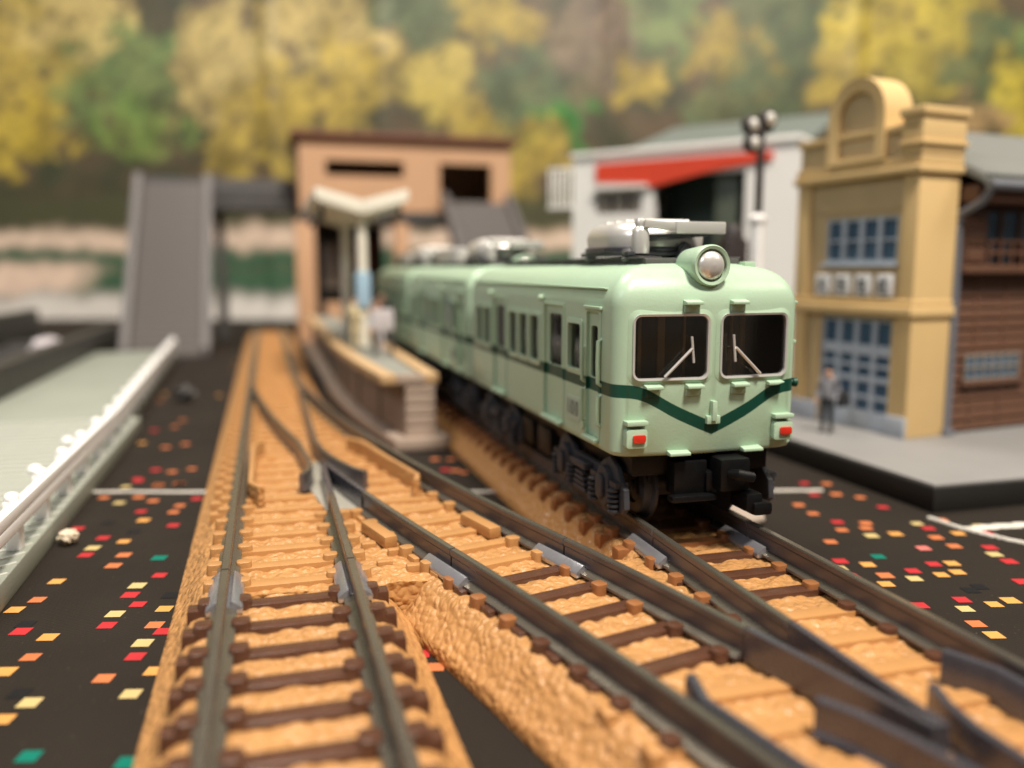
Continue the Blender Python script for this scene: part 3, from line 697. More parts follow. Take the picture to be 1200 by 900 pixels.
bx(2.06, 2.54, .17, .34, 1.12, 1.288).build('coping_stone', M['stone'], pf, bevel=.03)
for k in range(5): bx(2.20, 2.72, .20, .56, .215 + k * .182, .215 + k * .182 + .172).build('quoin_block', M['stone'], pf, bevel=.03)
for k in range(9): pbox(2.17, 2.24, 1.8 + 2 * k, 2.1 + 2 * k, .2, 1.13, 1.1, 1.1, 'wall_pier', 'platwall', .02)

cn = tag(empty('platform_canopy', (2.12, 19.4, 1.28)), 'cream butterfly roof shelter on a Y shaped post on the platform', 'canopy')
for k in range(2):
    yy = .3 + k * 4.2
    MB().tube([(0, yy, 0), (0, yy, 3.0)], [.13, .11], 10).build('post', M['cream'], cn)
    for s in (-1, 1): MB().sweep([(-.09, -.11), (.09, -.11), (.09, .11), (-.09, .11)], [(0, yy, 2.95), (s * .85, yy, 3.2)]).build('bracket', M['cream'], cn, bevel=.02)
for s in (-1, 1):
    a = [(0, 0, 3.02), (s * .94, 0, 3.32), (s * .94, 0, 3.50), (0, 0, 3.17)]; MB().prism(a, [(x, 5.5, z) for x, y, z in a]).build('roof_panel', M['cream'], cn, bevel=.03)
    a = [(s * .0, -.06, 2.96), (s * .98, -.06, 3.24), (s * .98, -.06, 3.53), (s * .0, -.06, 3.27)]; MB().prism(a, [(x, .06, z) for x, y, z in a]).build('fascia', M['cream'], cn, bevel=.03)
    bx(s * .98 - .05, s * .98 + .05, -.06, 5.5, 3.28, 3.52).build('gutter', M['cream'], cn, bevel=.03)
    MB().sweep([(-.05, -.05), (.05, -.05), (.05, .05), (-.05, .05)], [(s * .86, .3, 2.95), (s * .86, 5, 2.95)]).build('rail_bar', M['trough'], cn)
    MB().tube([(s * .86, .3, 2.95), (s * .86, .3, 3.3)], .05, 6).build('hanger', M['trough'], cn)
bx(-.16, .16, .12, .46, .9, 1.7).build('blue_notice', M['bluesign'], cn, bevel=.03)
sg = tag(empty('name_board', (2.3, 17.7, 1.28)), 'small pale notice board on legs on the platform beside the train', 'notice board')
bx(-.22, .22, -.04, .04, .5, .95).build('board', M['pale_cloth'], sg, bevel=.02)
for s in (-.17, .17): bx(s - .03, s + .03, -.03, .03, 0, .55).build('leg', M['slate2'], sg)

# ------------------------------------------------------------------ people
def person(loc, rz, h, top, legs, label, hairm='hair', arms='down', lean=0.):
    k = h / 1.75
    J = {'pel': (0, 0, .95), 'sp': (0, .01, 1.18), 'ch': (0, .0, 1.36), 'nk': (0, .0, 1.50), 'hd': (0, -.02, 1.60), 'tp': (0, -.01, 1.70)}
    E_ = [('pel', 'sp'), ('sp', 'ch'), ('ch', 'nk'), ('nk', 'hd'), ('hd', 'tp')]; rad = {'pel': .15, 'sp': .13, 'ch': .16, 'nk': .06, 'hd': .10, 'tp': .075}
    for s, n in ((-1, 'l'), (1, 'r')):
        J.update({n + 'h': (s * .10, 0, .88), n + 'k': (s * .11, -.02 * s, .48), n + 'a': (s * .12, .02, .08), n + 't': (s * .13, -.14, .03)})
        E_ += [('pel', n + 'h'), (n + 'h', n + 'k'), (n + 'k', n + 'a'), (n + 'a', n + 't')]; rad.update({n + 'h': .10, n + 'k': .07, n + 'a': .05, n + 't': .04})
        el = (s * .27, .02, 1.12); ha = (s * .27, -.08, .86)
        if arms == 'fold': el = (s * .27, -.02, 1.12); ha = (s * .08, -.20, 1.12)
        if arms == 'carry' and s > 0: el = (s * .30, .02, 1.12); ha = (s * .30, -.16, .98)
        J.update({n + 's': (s * .20, 0, 1.40), n + 'e': el, n + 'w': ha, n + 'f': (ha[0], ha[1] - .04, ha[2] - .07)}); E_ += [('ch', n + 's'), (n + 's', n + 'e'), (n + 'e', n + 'w'), (n + 'w', n + 'f')]
        rad.update({n + 's': .07, n + 'e': .05, n + 'w': .038, n + 'f': .035})
    ks = list(J); me = bpy.data.meshes.new('person'); me.from_pydata([Vector(J[q]) * k for q in ks], [(ks.index(a), ks.index(b)) for a, b in E_], [])
    o = place('tmp', me); sk = o.modifiers.new('s', 'SKIN'); sb = o.modifiers.new('u', 'SUBSURF'); sb.levels = 2
    for i, q in enumerate(ks): me.skin_vertices[0].data[i].radius = (rad[q] * k, rad[q] * k)
    me.skin_vertices[0].data[0].use_root = True
    dg = bpy.context.evaluated_depsgraph_get(); dg.update(); m2 = bpy.data.meshes.new_from_object(o.evaluated_get(dg)); bpy.data.objects.remove(o)
    m2.materials.clear()
    for q in (M['skin'], M[top], M[legs], M[hairm]): m2.materials.append(q)
    for p in m2.polygons:
        c = p.center / k; p.use_smooth = True
        p.material_index = 3 if (c.z > 1.66 or (c.z > 1.56 and c.y > .02)) else 0 if (c.z > 1.48 or (c.z < .9 and abs(c.x) > .22)) else 1 if c.z > .93 else 2
    z0 = min(v.co.z for v in m2.vertices)
    for v in m2.vertices: v.co.z -= z0
    P_ = tag(place('person', m2, None, loc, rz), label, 'person'); return P_
person((1.93, 19.6, 1.29), 30, 1.15, 'cream_cloth', 'cream_cloth', 'standing person in cream clothes on the platform left of the post', arms='fold')
person((2.33, 18.6, 1.22), -20, 1.15, 'blue_cloth', 'pale_cloth', 'standing person in pale blue clothes on the platform in front of the post')
person((2.66, 20.6, 1.29), 10, 1.2, 'suit', 'suit', 'standing person in dark clothes on the platform edge by the train')
mn = person((8.83, 11.93, .36), -60, 1.1, 'jacket', 'suit', 'person in grey jacket and dark trousers carrying a case outside the ochre shop', arms='carry')
tag(bx(-.05, .05, -.14, .14, 0, .24).box(-.015, .015, -.05, .05, .24, .28).build('carried_bag', M['suit'], None, (9.0, 11.76, .82), -60, bevel=.03), 'small dark case held by the person outside the ochre shop', 'case')

# ------------------------------------------------------------------ footbridge, stairs and bridge station
def stair(name, x0, x1, ya, yb, za, zb, label, n):
    T = tag(empty(name, ((x0 + x1) / 2, ya, za)), label, 'staircase'); hw = (x1 - x0) / 2; L = yb - ya; H = zb - za
    st = bx(-hw + .32, hw - .32, 0, L / n + .25, -.12, H / n).mesh('tread', [M['slate']], .05)
    for k in range(n): place('tread', st, T, (0, k * L / n, k * H / n))
    for s in (-1, 1):
        x = s * (hw - .16)
        a = [(x - .16, -.1, -.0), (x - .16, L, H - .6), (x - .16, L, H + .42), (x - .16, .1, .42), (x - .16, -.1, .3)]
        MB().prism(a, [(x + .16, y, z) for _, y, z in a]).build('balustrade', M['slate3'], T, bevel=.03)
    return T
stair('staircase', -4.95, -1.95, 31.8, 38, 0, 6.5, 'long grey staircase rising to the footbridge at left', 28)
stair('staircase', 7.15, 10.2, 29.6, 35.6, 1.3, 5.8, 'grey staircase below the dark opening of the apricot station', 20)
fb = tag(empty('footbridge', (-2, 38, 5.5)), 'dark grey footbridge from the left staircase to the apricot station', 'footbridge')
bx(-3.2, 3.6, .05, 2.6, 0, .3).build('deck', M['slate2'], fb, bevel=.04)
bx(-3.2, 3.6, 2.45, 2.6, .3, 1.5).build('parapet', M['slate2'], fb, bevel=.04); bx(-.0, 3.6, .05, .2, .28, .95).build('parapet', M['slate2'], fb, bevel=.04)
for x in (-2.9, .2): bx(x - .2, x + .2, 1.0, 1.5, -5.5, 0.02).build('pier', M['slate2'], fb, bevel=.04)

stn = tag(empty('station_building', (5.85, 36, 0)), 'apricot coloured bridge station with russet roof and dark slit window', 'station')
def wall_holes(x0, x1, z0, z1, y0, y1, holes):
    xs = sorted({x0, x1, *[h[0] for h in holes], *[h[1] for h in holes]}); zs = sorted({z0, z1, *[h[2] for h in holes], *[h[3] for h in holes]}); mb = MB()
    for i in range(len(xs) - 1):
        run = None
        for j in range(len(zs) - 1):
            cx = (xs[i] + xs[i + 1]) / 2; cz = (zs[j] + zs[j + 1]) / 2
            if any(h[0] < cx < h[1] and h[2] < cz < h[3] for h in holes):
                if run: mb.box(xs[i], xs[i + 1], y0, y1, run[0], run[1]); run = None
            else: run = (run[0], zs[j + 1]) if run else (zs[j], zs[j + 1])
        if run: mb.box(xs[i], xs[i + 1], y0, y1, run[0], run[1])
    return mb
wall_holes(-4.4, 4.4, 5.4, 8.3, 0, .3, [(-3.36, -.18, 6.8, 7.42), (1.32, 3.55, 5.85, 7.42)]).build('wall', M['orange'], stn)
bx(-4.4, -4.1, .3, 5, 5.4, 8.3).build('wall', M['orange'], stn); bx(4.1, 4.4, .3, 5, 5.4, 8.3).build('wall', M['orange'], stn)
bx(-4.4, 4.4, 4.9, 5.2, 5.4, 8.3).build('wall', M['orange'], stn); bx(-4.4, 4.4, .02, 5.2, 5.0, 5.42).build('floor', M['slate2'], stn)
rf = MB(); a = [(-4.7, -.35, 8.3), (4.65, -.35, 8.3), (4.65, 5.5, 8.3), (-4.7, 5.5, 8.3)]; b = [(-4.7, -.35, 8.5), (4.65, -.35, 8.5), (4.5, 5.5, 8.95), (-4.5, 5.5, 8.95)]
rf.prism(a, b); rf.build('roof', M['roofred'], stn, bevel=.04)
for x0, x1 in ((-4.62, -3.85), (-.6, .0), (3.6, 4.3)): bx(x0, x1, .1, .8, 0, 5.02).build('column', M['orange'], stn, bevel=.03)
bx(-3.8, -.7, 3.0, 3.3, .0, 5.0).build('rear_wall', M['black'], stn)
bx(-3.4, -2.6, 2.6, 2.95, 2.2, 4.2).build('notice_board', M['shutter'], stn, bevel=.04)
bx(-2.2, -1.2, 2.6, 2.95, 3.0, 4.4).build('notice_board', M['roofred'], stn, bevel=.04)
bx(-3.4, -.9, 1.5, 2.4, 0.0, 1.6).build('kiosk', M['orange'], stn, bevel=.05)

# ------------------------------------------------------------------ left side: deck plates, fence, trough
dk = tag(empty('pavement_plate', (-2.38, -2, 0)), 'near pale green pavement plate with ribbed surface at lower left', 'plate')
bx(-7.2, 0, 0, 19.25, 0, .25).build('slab', M['deck'], dk, bevel=.02)
for k in range(64): 
    y = .2 + k * .3
    MB().box(-2.75, -.36, -.04, .04, 0, .03).build('rib', M['deckline'], dk, (0, y, .248), 0) if k == 0 else None
rib = [o for o in dk.children if o.name.startswith('rib')][0]
for k in range(1, 64): place('rib', rib.data, dk, (0, .2 + k * .3, .248))
hat = MB().box(-.16, .16, -.02, .02, 0, .02).mesh('hatch', [M['deckline']])
for k in range(64): place('hatch', hat, dk, (-.14, .28 + k * .3, .247), 38)
dk2 = tag(empty('pavement_plate', (-2.62, 17.3, 0)), 'far smooth pale green pavement plate leading to the left staircase', 'plate')
bx(-3.2, 0, 0, 14.2, 0, .25).build('slab', M['deck'], dk2, bevel=.02, rz=1.6)
fc = tag(empty('fence', (-2.52, 6, .25)), 'white plastic fence with round topped posts along the pale pavement', 'fence')
post = MB().box(-.07, .07, -.07, .07, 0, .50).lathe([(.03, .48), (.07, .50), (.072, .54), (.06, .57), (.03, .585), (0, .59)], (0, 0, 0), (0, 0, 1), 12).mesh('post', [M['white']], .015)
fx = lambda y: 0 if y < 9 else -.032 * (y - 9)
yy = .0; i = 0
while yy < 24.2:
    place('post', post, fc, (fx(yy), yy, 0), rnd.uniform(-6, 6)); yy += 1.12
for z in (.31, .44):
    MB().sweep([(-.05, -.06), (.05, -.06), (.05, .06), (-.05, .06)], [(fx(y) + .05, y, z) for y in (-1, 0, 4, 9, 13, 17, 21, 24.2)]).build('rail', M['white'], fc, bevel=.012)
kn = MB().lathe([(.02, -.02), (.07, 0), (.085, .05), (.06, .10), (0, .12)], (0, 0, 0), (0, 0, 1), 10).mesh('knob', [M['white']])
for y in (5.3, 7.1): place('knob', kn, fc, (-.25, y, .34)); MB().tube([(-.25, y, .36), (0, y, .36)], .03, 6).build('knob_arm', M['white'], fc)

tr = tag(empty('trough', (-9, 18, 0)), 'long charcoal plastic trough with raised rims at far left', 'trough')
bx(-5, 3.4, -2, 18, 0, .12).build('floor', M['trough'], tr); bx(3.0, 3.45, -2, 18, .0, .95).build('rim', M['trough'], tr, bevel=.05); bx(-.2, .25, -2, 20, 0, 1.45).build('rim', M['trough'], tr, bevel=.05)
for k in range(8): bx(.2, 3.02, -1.5 + k * 2.4, -1.1 + k * 2.4, .1, .5).build('cross_bar', M['slate2'], tr, bevel=.04)
def lump(name, loc, r, m_, label, cat, seed):
    bm = bmesh.new(); bmesh.ops.create_icosphere(bm, subdivisions=3, radius=r)
    for v in bm.verts: v.co *= 1 + .5 * noise.noise(v.co * (2.2 / r) + Vector((seed, 0, 0))); v.co.z *= .75
    z0 = min(v.co.z for v in bm.verts)
    for v in bm.verts: v.co.z -= z0
    me = bpy.data.meshes.new(name); bm.to_mesh(me); bm.free(); me.materials.append(M[m_])
    return tag(place(name, me, None, loc), label, cat)
lump('foam_crumb', (-2.22, 10.2, 0), .1, 'crumb', 'small off white foam crumb beside the pavement plate edge', 'crumb', 3)
lump('paint_lump', (-6.6, 29.5, .12), .5, 'pale_cloth', 'pale lump lying in the charcoal trough', 'lump', 5)
lump('ballast_pebble', (-1.9, 21.0, 0), .22, 'trough', 'small dark pebble on the cloth left of the far track', 'pebble', 8)

# ------------------------------------------------------------------ cloth seam, grey plate
def strip(pts, wd, z, m_, name, label, cat):
    mb = MB(); path = [(*from_view(x, y), z) for x, y in pts]; fine = []
    for a, b in zip(path[:-1], path[1:]):
        for k in range(12): fine.append(tuple(Vector(a).lerp(Vector(b), k / 12) + Vector((rnd.uniform(-.012, .012), rnd.uniform(-.02, .02), 0))))
    fine.append(path[-1]); mb.sweep([(-wd / 2, -.01), (wd / 2, -.01), (wd / 3, .012), (-wd / 3, .014)], fine)
    return tag(mb.build(name, M[m_]), label, cat)
strip([(-8.5, 11.45), (-4.2, 11.4), (0, 11.42)], .045, .014, 'thread', 'cloth_seam', 'thin white seam line across the cloth at left of the tracks', 'seam')
strip([(3.1, 11.45), (4.3, 11.5)], .05, .014, 'thread', 'cloth_seam', 'thin white seam line on the cloth right of the train front', 'seam')
strip([(5.36, 9.72), (5.6, 9.8), (6.1, 9.9), (7.5, 10.0)], .13, .014, 'thread', 'loose_thread', 'frayed white thread on the cloth below the black base', 'thread')
strip([(5.15, 10.2), (5.3, 9.8), (5.5, 9.5), (5.75, 9.2)], .05, .012, 'thread', 'loose_thread', 'thin frayed thread leaning from the black base corner', 'thread')
pl = [from_view(*p) for p in ((2.1, 10.2), (2.75, 9.75), (3.05, 9.95), (3.15, 10.6), (3.45, 11.4), (2.2, 11.6))]
tag(MB().prism([(x, y, .02) for x, y in pl], [(x, y, .10) for x, y in pl]).build('plastic_tab', M['clearplate'], bevel=.035), 'rosy grey plastic tab beside the rail under the coupler', 'plastic tab')

# ------------------------------------------------------------------ right side: base, ochre shop, timber annexe
bs = tag(empty('diorama_base', (7.95, 8.55, 0)), 'grey topped diorama base with black sides under the ochre shop', 'base')
bx(0, 9, 0, 9, 0, .325).build('plinth', M['base_black'], bs, bevel=.03); bx(.03, 8.97, .03, 8.97, .32, .36).build('pavement', M['base_grey'], bs, bevel=.012)

sh = tag(empty('ochre_shop', (9.68, 11.09, .36), 8), 'ochre two storey shop with arched parapet, blue grilled windows and brown timber side', 'shop building')
# local: y along the facade away from the camera (0..2.62), x into the building, facade at x=0
FWD = 2.62
def fbox(y0, y1, z0, z1, d0, d1, name, m_, parent=None, bevel=.02):
    return bx(d0, d1, y0, y1, z0, z1).build(name, M[m_], parent or sh, bevel=bevel)
def holes_y(y0, y1, z0, z1, d0, d1, holes, name, m_):
    mb = wall_holes(y0, y1, z0, z1, d0, d1, holes); mb.v = [(y, x, z) for x, y, z in mb.v]; return mb.build(name, M[m_], sh)
holes_y(.02, FWD - .02, 0, 4.45, .06, .2, [(.42, 1.96, .0, 1.88), (.42, 1.96, 2.78, 3.54)], 'front_wall', 'ochre_panel')
fbox(0, .30, 0, 4.4, -.02, .85, 'corner_pier', 'ochre'); fbox(FWD - .30, FWD, 0, 4.4, -.02, .85, 'corner_pier', 'ochre')
fbox(.31, FWD - .31, 3.62, 4.2, .04, .1, 'frieze_panel', 'ochre_panel')
fbox(-.05, FWD + .05, 1.93, 2.1, -.10, .9, 'string_course', 'ochre', bevel=.04); fbox(-.02, FWD + .02, 2.1, 2.2, -.05, .88, 'string_course', 'ochre', bevel=.03)
fbox(.31, .41, .02, 1.9, .02, .1, 'door_jamb', 'ochre'); fbox(1.98, 2.08, .02, 1.9, .02, .1, 'door_jamb', 'ochre')
fbox(-.06, FWD + .06, 4.15, 4.28, -.10, .9, 'cornice', 'ochre', bevel=.04); fbox(-.03, FWD + .03, 4.28, 4.42, -.05, .88, 'cornice', 'ochre', bevel=.03)
fbox(.02, FWD - .02, 4.42, 4.80, 0, .5, 'parapet', 'ochre_panel'); fbox(-.02, FWD + .02, 4.80, 4.92, -.06, .6, 'parapet_coping', 'ochre', bevel=.03)
fbox(-.04, .36, 4.42, 5.0, -.06, .88, 'parapet_pier', 'ochre', bevel=.03); fbox(-.08, .40, 5.0, 5.14, -.1, .92, 'pier_cap', 'ochre', bevel=.03); fbox(-.08, .40, 4.56, 4.64, -.1, .92, 'pier_band', 'ochre', bevel=.03)
# arch
ac, ar = 1.28, .60
ap = [(ac - ar, 4.42), (ac + ar, 4.42)] + [(ac + ar * math.cos(R(a)), 5.18 + ar * math.sin(R(a))) for a in range(0, 181, 15)]
ip = [(ac - .40, 4.50), (ac + .40, 4.50)] + [(ac + .40 * math.cos(R(a)), 5.16 + .40 * math.sin(R(a))) for a in range(0, 181, 15)]
X_ = lambda l, x: [(x, y, z) for y, z in l]
MB().ring(X_(ap, -.10), X_(ip, -.07), X_(ap, .5), X_(ip, .3)).build('arch', M['ochre'], sh, bevel=0)
MB().prism(X_(ip, .02), X_(ip, .2)).build('arch_panel', M['ochre_panel'], sh)
# upper window
def grid_window(y0, y1, z0, z1, nx, rows, name, depth=.12):
    W_ = fbox(y0, y1, z0, z1, depth, depth + .03, name, 'glazing', bevel=0)
    fw = .045
    for k in range(nx + 1):
        yc = y0 + (y1 - y0) * k / nx; a = max(y0, yc - fw); b = min(y1, yc + fw); fbox(a, b, z0, z1, depth - .05, depth + .002, 'mullion', 'bluegrey', W_, .012)
    for zc, t in rows: fbox(y0, y1, zc - t, zc + t, depth - .04, depth + .001, 'transom', 'bluegrey', W_, .01)
    return W_
grid_window(.42, 1.96, 2.78, 3.54, 4, [(2.81, .03), (3.16, .018), (3.51, .03)], 'window')
grid_window(.42, 1.96, .0, 1.88, 4, [(.16, .16), (.55, .03), (.85, .045), (1.08, .03), (1.34, .09), (1.84, .03)], 'shop_front')
fbox(.36, 2.02, 2.72, 2.78, -.02, .12, 'sill', 'bluegrey'); fbox(.0, .42, 0, .34, -.05, .02, 'plinth', 'plinth'); fbox(1.96, FWD, 0, .34, -.05, .02, 'plinth', 'plinth')
# four white sign panels whose brushed characters are too blurred to read: dark brush strokes only
STK = [[(-.09, .05, .08, .07), (0, .12, -.03, -.02), (-.02, 0, -.08, -.12), (.0, -.02, .09, -.12)], [(-.09, .08, .09, .09), (-.07, .02, .08, .0), (0, .12, 0, -.13), (-.08, -.08, .08, -.06)], [(-.05, .12, -.07, -.04), (-.04, .06, .07, .08), (-.05, -.03, .07, -.02), (-.06, -.11, .10, -.13), (.03, .1, .0, -.1)], [(-.02, .13, .03, .09), (-.09, .07, .09, .07), (-.08, .06, -.10, -.12), (-.01, .03, -.01, -.04), (-.05, -.05, .07, -.05), (-.05, -.12, .07, -.12)]]
for k in range(4):
    yc = 1.92 - k * .45
    sgn = fbox(yc - .16, yc + .16, 2.24, 2.60, -.03, .07, 'sign_panel', 'white', bevel=.02)
    mk = MB()
    for (a0, b0, a1, b1) in STK[k]: mk.tube([(-.034, yc - a0, 2.42 + b0), (-.034, yc - a1, 2.42 + b1)], [.02, .013], 6)
    mk.build('brushed_character', M['suit'], sgn)
# timber side
sd = bx(.86, 5.5, .12, FWD - .05, 0, 4.2).build('timber_wall', M['timber'], sh)
pk = MB().prism([(0, 0, .16), (0, .07, .16), (0, .07, 0), (0, -.035, 0)], [(4.6, 0, .16), (4.6, .07, .16), (4.6, .07, 0), (4.6, -.035, 0)]).mesh('plank', [M['timber']], .008)
for k in range(24):
    if not 18 <= k <= 23: place('plank', pk, sh, (.87, .085 + rnd.uniform(-.008, .004), .05 + k * .168))
for x in (.90, 1.5, 2.2, 3.2): bx(x - .03, x + .03, .05, .1, 0, 3.0).build('batten', M['timber'], sh, bevel=.01)
bxw = bx(.92, 2.9, -.14, .13, 2.62, 2.75).build('window_box', M['timber'], sh, bevel=.02)
bx(.92, 1.42, -.10, .13, 2.75, 3.62).build('shutter_box', M['timber'], sh, bevel=.02)
for k in range(3): bx(.98, 1.36, -.125, -.095, 2.80 + k * .26, 3.02 + k * .26).build('shutter_panel', M['timber'], sh, bevel=.015)
bx(1.45, 2.9, .02, .06, 2.78, 3.6).build('side_window', M['glazing'], sh)
for x in (1.45, 1.85, 2.3): bx(x - .035, x + .035, -.02, .03, 2.75, 3.62).build('window_post', M['timber'], sh, bevel=.01)
for z in (2.95, 3.12): bx(1.42, 2.9, -.13, -.08, z - .03, z + .03).build('balcony_rail', M['timber'], sh, bevel=.01)
for k in range(6): bx(1.46 + k * .26, 1.51 + k * .26, -.13, -.08, 2.74, 3.12).build('baluster', M['timber'], sh, bevel=.01)
gw = bx(1.30, 2.6, .04, .075, .88, 1.28).build('side_window', M['glazing'], sh)
for k in range(7): bx(1.28 + k * .21, 1.32 + k * .21, .01, .06, .86, 1.30).build('window_bar', M['shutter'], gw, bevel=.008)
for z in (.88, 1.08, 1.28): bx(1.27, 2.6, .015, .055, z - .015, z + .015).build('window_bar', M['shutter'], gw, bevel=.006)
bx(1.2, 2.7, -.02, .1, .78, .86).build('window_sill', M['timber'], sh, bevel=.015)
# tiled roof over the timber part
slope = math.atan2(1.1, 2.0)
rfo = MB(); a = [(.86, -.42, 3.98), (5.6, -.42, 3.98), (5.6, 1.6, 5.0), (.86, 1.6, 5.0)]; rfo.prism(a, [(x, y, z + .1) for x, y, z in a]); ro = rfo.build('roof', M['tile'], sh, bevel=.02)
tl = MB().tube([(0, 0, 0), (0, 2.02, 1.02)], .05, 8).mesh('tile_row', [M['tile']])
for k in range(38): place('tile_row', tl, ro, (.92 + k * .122, -.42, 4.09))
for k in range(1, 9): bx(.86, 5.6, -.42 + k * .24, -.40 + k * .24, 4.09 + k * .121, 4.125 + k * .121).build('tile_course', M['tile'], ro)
bx(.86, 5.6, 1.6, FWD, 4.3, 5.05).build('rear_roof', M['tile'], sh)
MB().tube([(.86, -.50, 3.96), (5.6, -.50, 3.96)], .075, 10).build('gutter', M['pipe'], sh)
MB().tube([(.95, -.5, 3.94), (.93, -.35, 3.72), (.90, -.02, 3.55), (.90, -.0, 3.3), (.90, -.0, .02)], .065, 10).build('downpipe', M['pipe'], sh)
bx(.90, 5.5, -.3, .14, 3.72, 3.98).build('eaves', M['timber'], sh, bevel=.02)
bx(.80, 1.0, -.1, .1, 0, .1).build('pipe_shoe', M['pipe'], sh, bevel=.02)

# ------------------------------------------------------------------ white shop with the red fascia
sa, sb_ = Vector((7.85, 22.72)), Vector((12.0, 17.8)); dv = (sb_ - sa); ang = math.degrees(math.atan2(dv.y, dv.x))
ws = tag(empty('white_shop', (sa.x, sa.y, 0), ang), 'white shop with red fascia, dark green opening and slate roof behind the train', 'shop building')
# local x along the front 0..6.5, y into the building
wall_holes(.45, 6.5, 0, 6.0, 0, .2, [(2.85, 5.25, 0, 5.4), (1.15, 2.5, 4.5, 5.08)]).build('front_wall', M['shopwhite'], ws)
bx(.45, .65, .2, 5, 0, 6.0).build('side_wall', M['shopwhite'], ws); bx(6.3, 6.5, .2, 5, 0, 6.0).build('side_wall', M['shopwhite'], ws); bx(.45, 6.5, 4.9, 5.1, 0, 6.0).build('rear_wall', M['shopwhite'], ws)
bx(.4, 6.55, -.08, 5.1, 6.0, 6.14).build('parapet', M['shopwhite'], ws, bevel=.03)
a = [(1.18, 5.34), (2.7, 5.24), (2.72, 5.12), (4.4, 5.44), (5.9, 5.62), (5.9, 5.80), (1.18, 5.80)]
MB().prism([(x, -.07, z) for x, z in a], [(x, .02, z) for x, z in a]).build('fascia', M['shopred'], ws)
bx(1.15, 2.72, -.16, .0, 5.12, 5.2).build('awning_rail', M['shopwhite'], ws, bevel=.02)
for k in range(3): bx(1.18 + k * .47, 1.55 + k * .47, .05, .12, 4.52, 5.06).build('shutter', M['shutter'], ws, bevel=.02)
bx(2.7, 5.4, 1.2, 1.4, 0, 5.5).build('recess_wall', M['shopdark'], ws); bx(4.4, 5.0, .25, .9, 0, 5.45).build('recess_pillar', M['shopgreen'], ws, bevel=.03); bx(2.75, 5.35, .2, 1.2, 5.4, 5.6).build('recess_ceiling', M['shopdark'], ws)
for k in range(5): bx(-.28 + k * .15, -.22 + k * .15, -.05, .0, 4.75, 5.75).build('balcony_bar', M['shopwhite'], ws, bevel=.012)
bx(-.32, .46, -.06, .02, 5.7, 5.78).build('balcony_rail', M['shopwhite'], ws, bevel=.015); bx(-.32, .46, -.06, 1.2, 4.68, 4.76).build('balcony_floor', M['shopwhite'], ws, bevel=.015)
a = [(1.2, 1.2, 6.1), (6.4, 1.2, 6.1), (6.4, 5.0, 7.3), (1.2, 5.0, 7.3)]; MB().prism(a, [(x, y, z + .12) for x, y, z in a]).build('roof', M['shoproof'], ws, bevel=.03)

# ------------------------------------------------------------------ crossing signal behind the train
sp = tag(empty('signal_post', (8.75, 14.1, 0)), 'white and dark signal post with round lamps behind the train roof', 'signal')
MB().tube([(0, 0, 0), (0, 0, 3.9)], .13, 14).build('lower_post', M['white'], sp); MB().lathe([(.13, 3.85), (.16, 3.9), (.16, 3.98), (.08, 4.05), (0, 4.06)], (0, 0, 0), (0, 0, 1), 14).build('post_cap', M['white'], sp)
MB().tube([(0, 0, 4.0), (0, 0, 5.75)], .075, 10).build('upper_post', M['pole'], sp)
for (x, z) in ((-.2, 5.62), (.14, 5.74), (-.16, 5.30)):
    h_ = MB().lathe([(.05, .2), (.16, .14), (.17, .0), (.15, -.02), (0, -.02)], (x, -.05, z), (-.2, 1, 0), 16).build('lamp_head', M['pole'], sp)
    MB().lathe([(.11, 0), (.11, -.03), (.06, -.06), (0, -.065)], (x, -.06, z), (-.2, 1, 0), 16).build('lens', M['silver'], h_)
MB().tube([(-.25, 0, 5.5), (.2, 0, 5.55)], .05, 8).build('cross_arm', M['pole'], sp)
rb = tag(empty('relay_box', (8.3, 14.2, 0)), 'dark round topped relay cabinet left of the signal post behind the train', 'cabinet')
bx(-.22, .22, -.2, .2, 0, 3.6).build('cabinet', M['pole'], rb, bevel=.06); MB().lathe([(.2, 3.55), (.2, 3.7), (.12, 3.85), (0, 3.88)], (0, 0, 0), (0, 0, 1), 14).build('cap', M['pole'], rb)

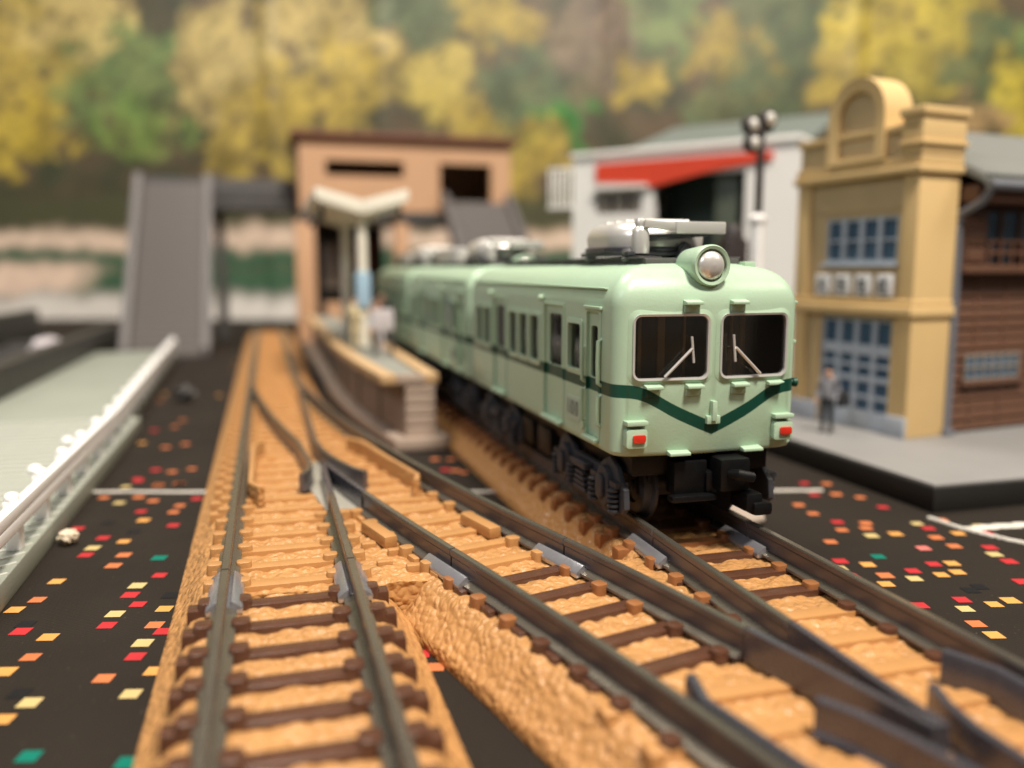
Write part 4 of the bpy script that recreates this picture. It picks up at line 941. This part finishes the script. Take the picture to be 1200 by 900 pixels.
# ------------------------------------------------------------------ printed backdrop
BD = 52.
def bcol(u, v):
    # printed autumn wood, river and gravel banks; u, v in tenths of print width
    q = Vector((u * .012, v * .012, 0)); n_ = lambda k, o: noise.noise(q * k + Vector((o, o * .7, o * 1.3)))
    wx = n_(1.3, 0) * 34 + n_(3.1, 2) * 26 + n_(7, 4) * 14 + n_(16, 4) * 8; wy = n_(1.3, 9) * 30 + n_(3.1, 7) * 24 + n_(7, 5) * 14 + n_(16, 6) * 8
    U = u + wx; V_ = v + wy
    f1 = n_(4.5, 1) * .4 + n_(9., 3) * .45 + n_(19, 8) * .4
    base = Vector((.12, .085, .05)).lerp(Vector((.05, .055, .03)), max(0, min(1, .5 + 1.1 * n_(2.2, 6) + .4 * f1)))
    col = base * (1 + .5 * f1)
    for (cx, cy_, rx, ry, c) in BLOBS:
        d = ((U - cx) / rx) ** 2 + ((V_ - cy_) / ry) ** 2
        if d < 1.6:
            a = max(0, min(.94, (1.22 - d) * 1.6 + .8 * f1)); cc = Vector(c).lerp(Vector((.30, .24, .09)), .12 + .2 * n_(2.6, 11)) * (1.05 + .75 * f1 + .5 * n_(2.8, 5))
            a *= max(.12, min(1, 1.25 + 1.7 * n_(6.5, 13) + .9 * n_(13, 15))); col = col.lerp(cc, a)
    def band(v0, v1, c, k=14):
        nonlocal col
        a = max(0, min(1, (V_ * .3 + v * .7 - v0) / k)) * max(0, min(1, (v1 - (V_ * .3 + v * .7)) / k)); col = col.lerp(Vector(c) * (1 + .25 * f1), a)
    band(225, 275, (.07, .07, .035)); band(262, 300, (.70, .54, .42)); band(288, 318, (.035, .11, .06))
    a_ = 1 if (u < 120 or u > 250) else .3
    band(306, 352, Vector((.74, .56, .44)).lerp(Vector((.05, .11, .06)), max(0, min(1, (U - 70 + (v - 330) * 1.2) / 60)))); band(340, 400, (.66, .62, .57), 16)
    return [max(0.004, min(.9, x * 1.1)) for x in col]
Yl = (.36, .265, .05); Gn = (.10, .17, .055); Gd = (.06, .10, .05); Pl = (.42, .325, .12); Bg = (.03, .19, .03); Br = (.14, .10, .075)
BLOBS = [(40, 70, 90, 90, Yl), (30, 170, 80, 40, (.42, .31, .04)), (-120, 90, 110, 120, Yl), (150, 95, 70, 70, Gn), (180, 165, 55, 45, (.13, .22, .05)), (110, 30, 60, 40, Pl), (275, 80, 65, 80, Pl), (330, 130, 50, 40, Yl), (300, 185, 50, 30, Yl), (400, 30, 60, 90, Pl), (420, 110, 50, 60, Yl), (510, 95, 55, 55, (.38, .30, .07)), (500, 20, 50, 40, Gd), (580, 25, 50, 30, Yl), (630, 110, 70, 70, Gd), (660, 150, 40, 35, Bg), (700, 55, 55, 90, Br), (735, 110, 40, 30, Yl), (620, 200, 35, 60, Yl), (850, 80, 50, 60, Yl), (900, 20, 60, 40, Gd), (925, 70, 45, 70, Gd), (980, 90, 45, 50, Yl), (1010, 40, 60, 60, (.40, .31, .045)), (1090, 60, 60, 70, (.40, .32, .045)), (1150, 85, 60, 45, Gd), (1190, 120, 45, 60, (.46, .37, .04)), (1130, 150, 30, 25, (.4, .26, .12)), (1250, 60, 60, 90, Gn), (1350, 100, 80, 110, Yl), (860, 130, 60, 40, Gd), (780, 30, 40, 60, Gn), (-260, 120, 110, 110, Gn), (1480, 80, 90, 110, Yl), (550, 160, 40, 40, Yl)]
W0, W1, NW, NH = -62., 66., 600, 140
V = []; F = []; cols = []
for j in range(NH + 1):
    for i in range(NW + 1):
        x = W0 + (W1 - W0) * i / NW; z = -.0 + 25. * j / NH
        fold = 0
        for fxx in (-14.2, -7.8, 6.0, 20.0): fold += .22 * math.exp(-((x - fxx) / .45) ** 2)
        y = BD - fold + .25 * math.sin(x * .21 + 1) + .1 * math.sin(z * .4)
        V.append((*from_view(x, y), z)); cols.append(bcol(600 + x / BD * 1000, 315 - (z - 3.05) / BD * 1000))
for j in range(NH):
    for i in range(NW):
        a = j * (NW + 1) + i; F.append((a, a + 1, a + NW + 2, a + NW + 1))
me = bpy.data.meshes.new('backdrop'); me.from_pydata(V, [], F)
ca = me.color_attributes.new('print', 'FLOAT_COLOR', 'POINT'); ca.data.foreach_set('color', [c for q in cols for c in (*q, 1)])
me.polygons.foreach_set('use_smooth', [True] * len(me.polygons))
m = mat('printed backdrop sheet', (.5, .5, .5), .42, 0, .05, .4); nt = m.node_tree
at = nt.nodes.new('ShaderNodeAttribute'); at.attribute_name = 'print'; nt.links.new(at.outputs['Color'], nt.nodes['Principled BSDF'].inputs['Base Color']); me.materials.append(m)
tag(place('backdrop', me), 'printed backdrop sheet of autumn woods and a river bank', 'backdrop')
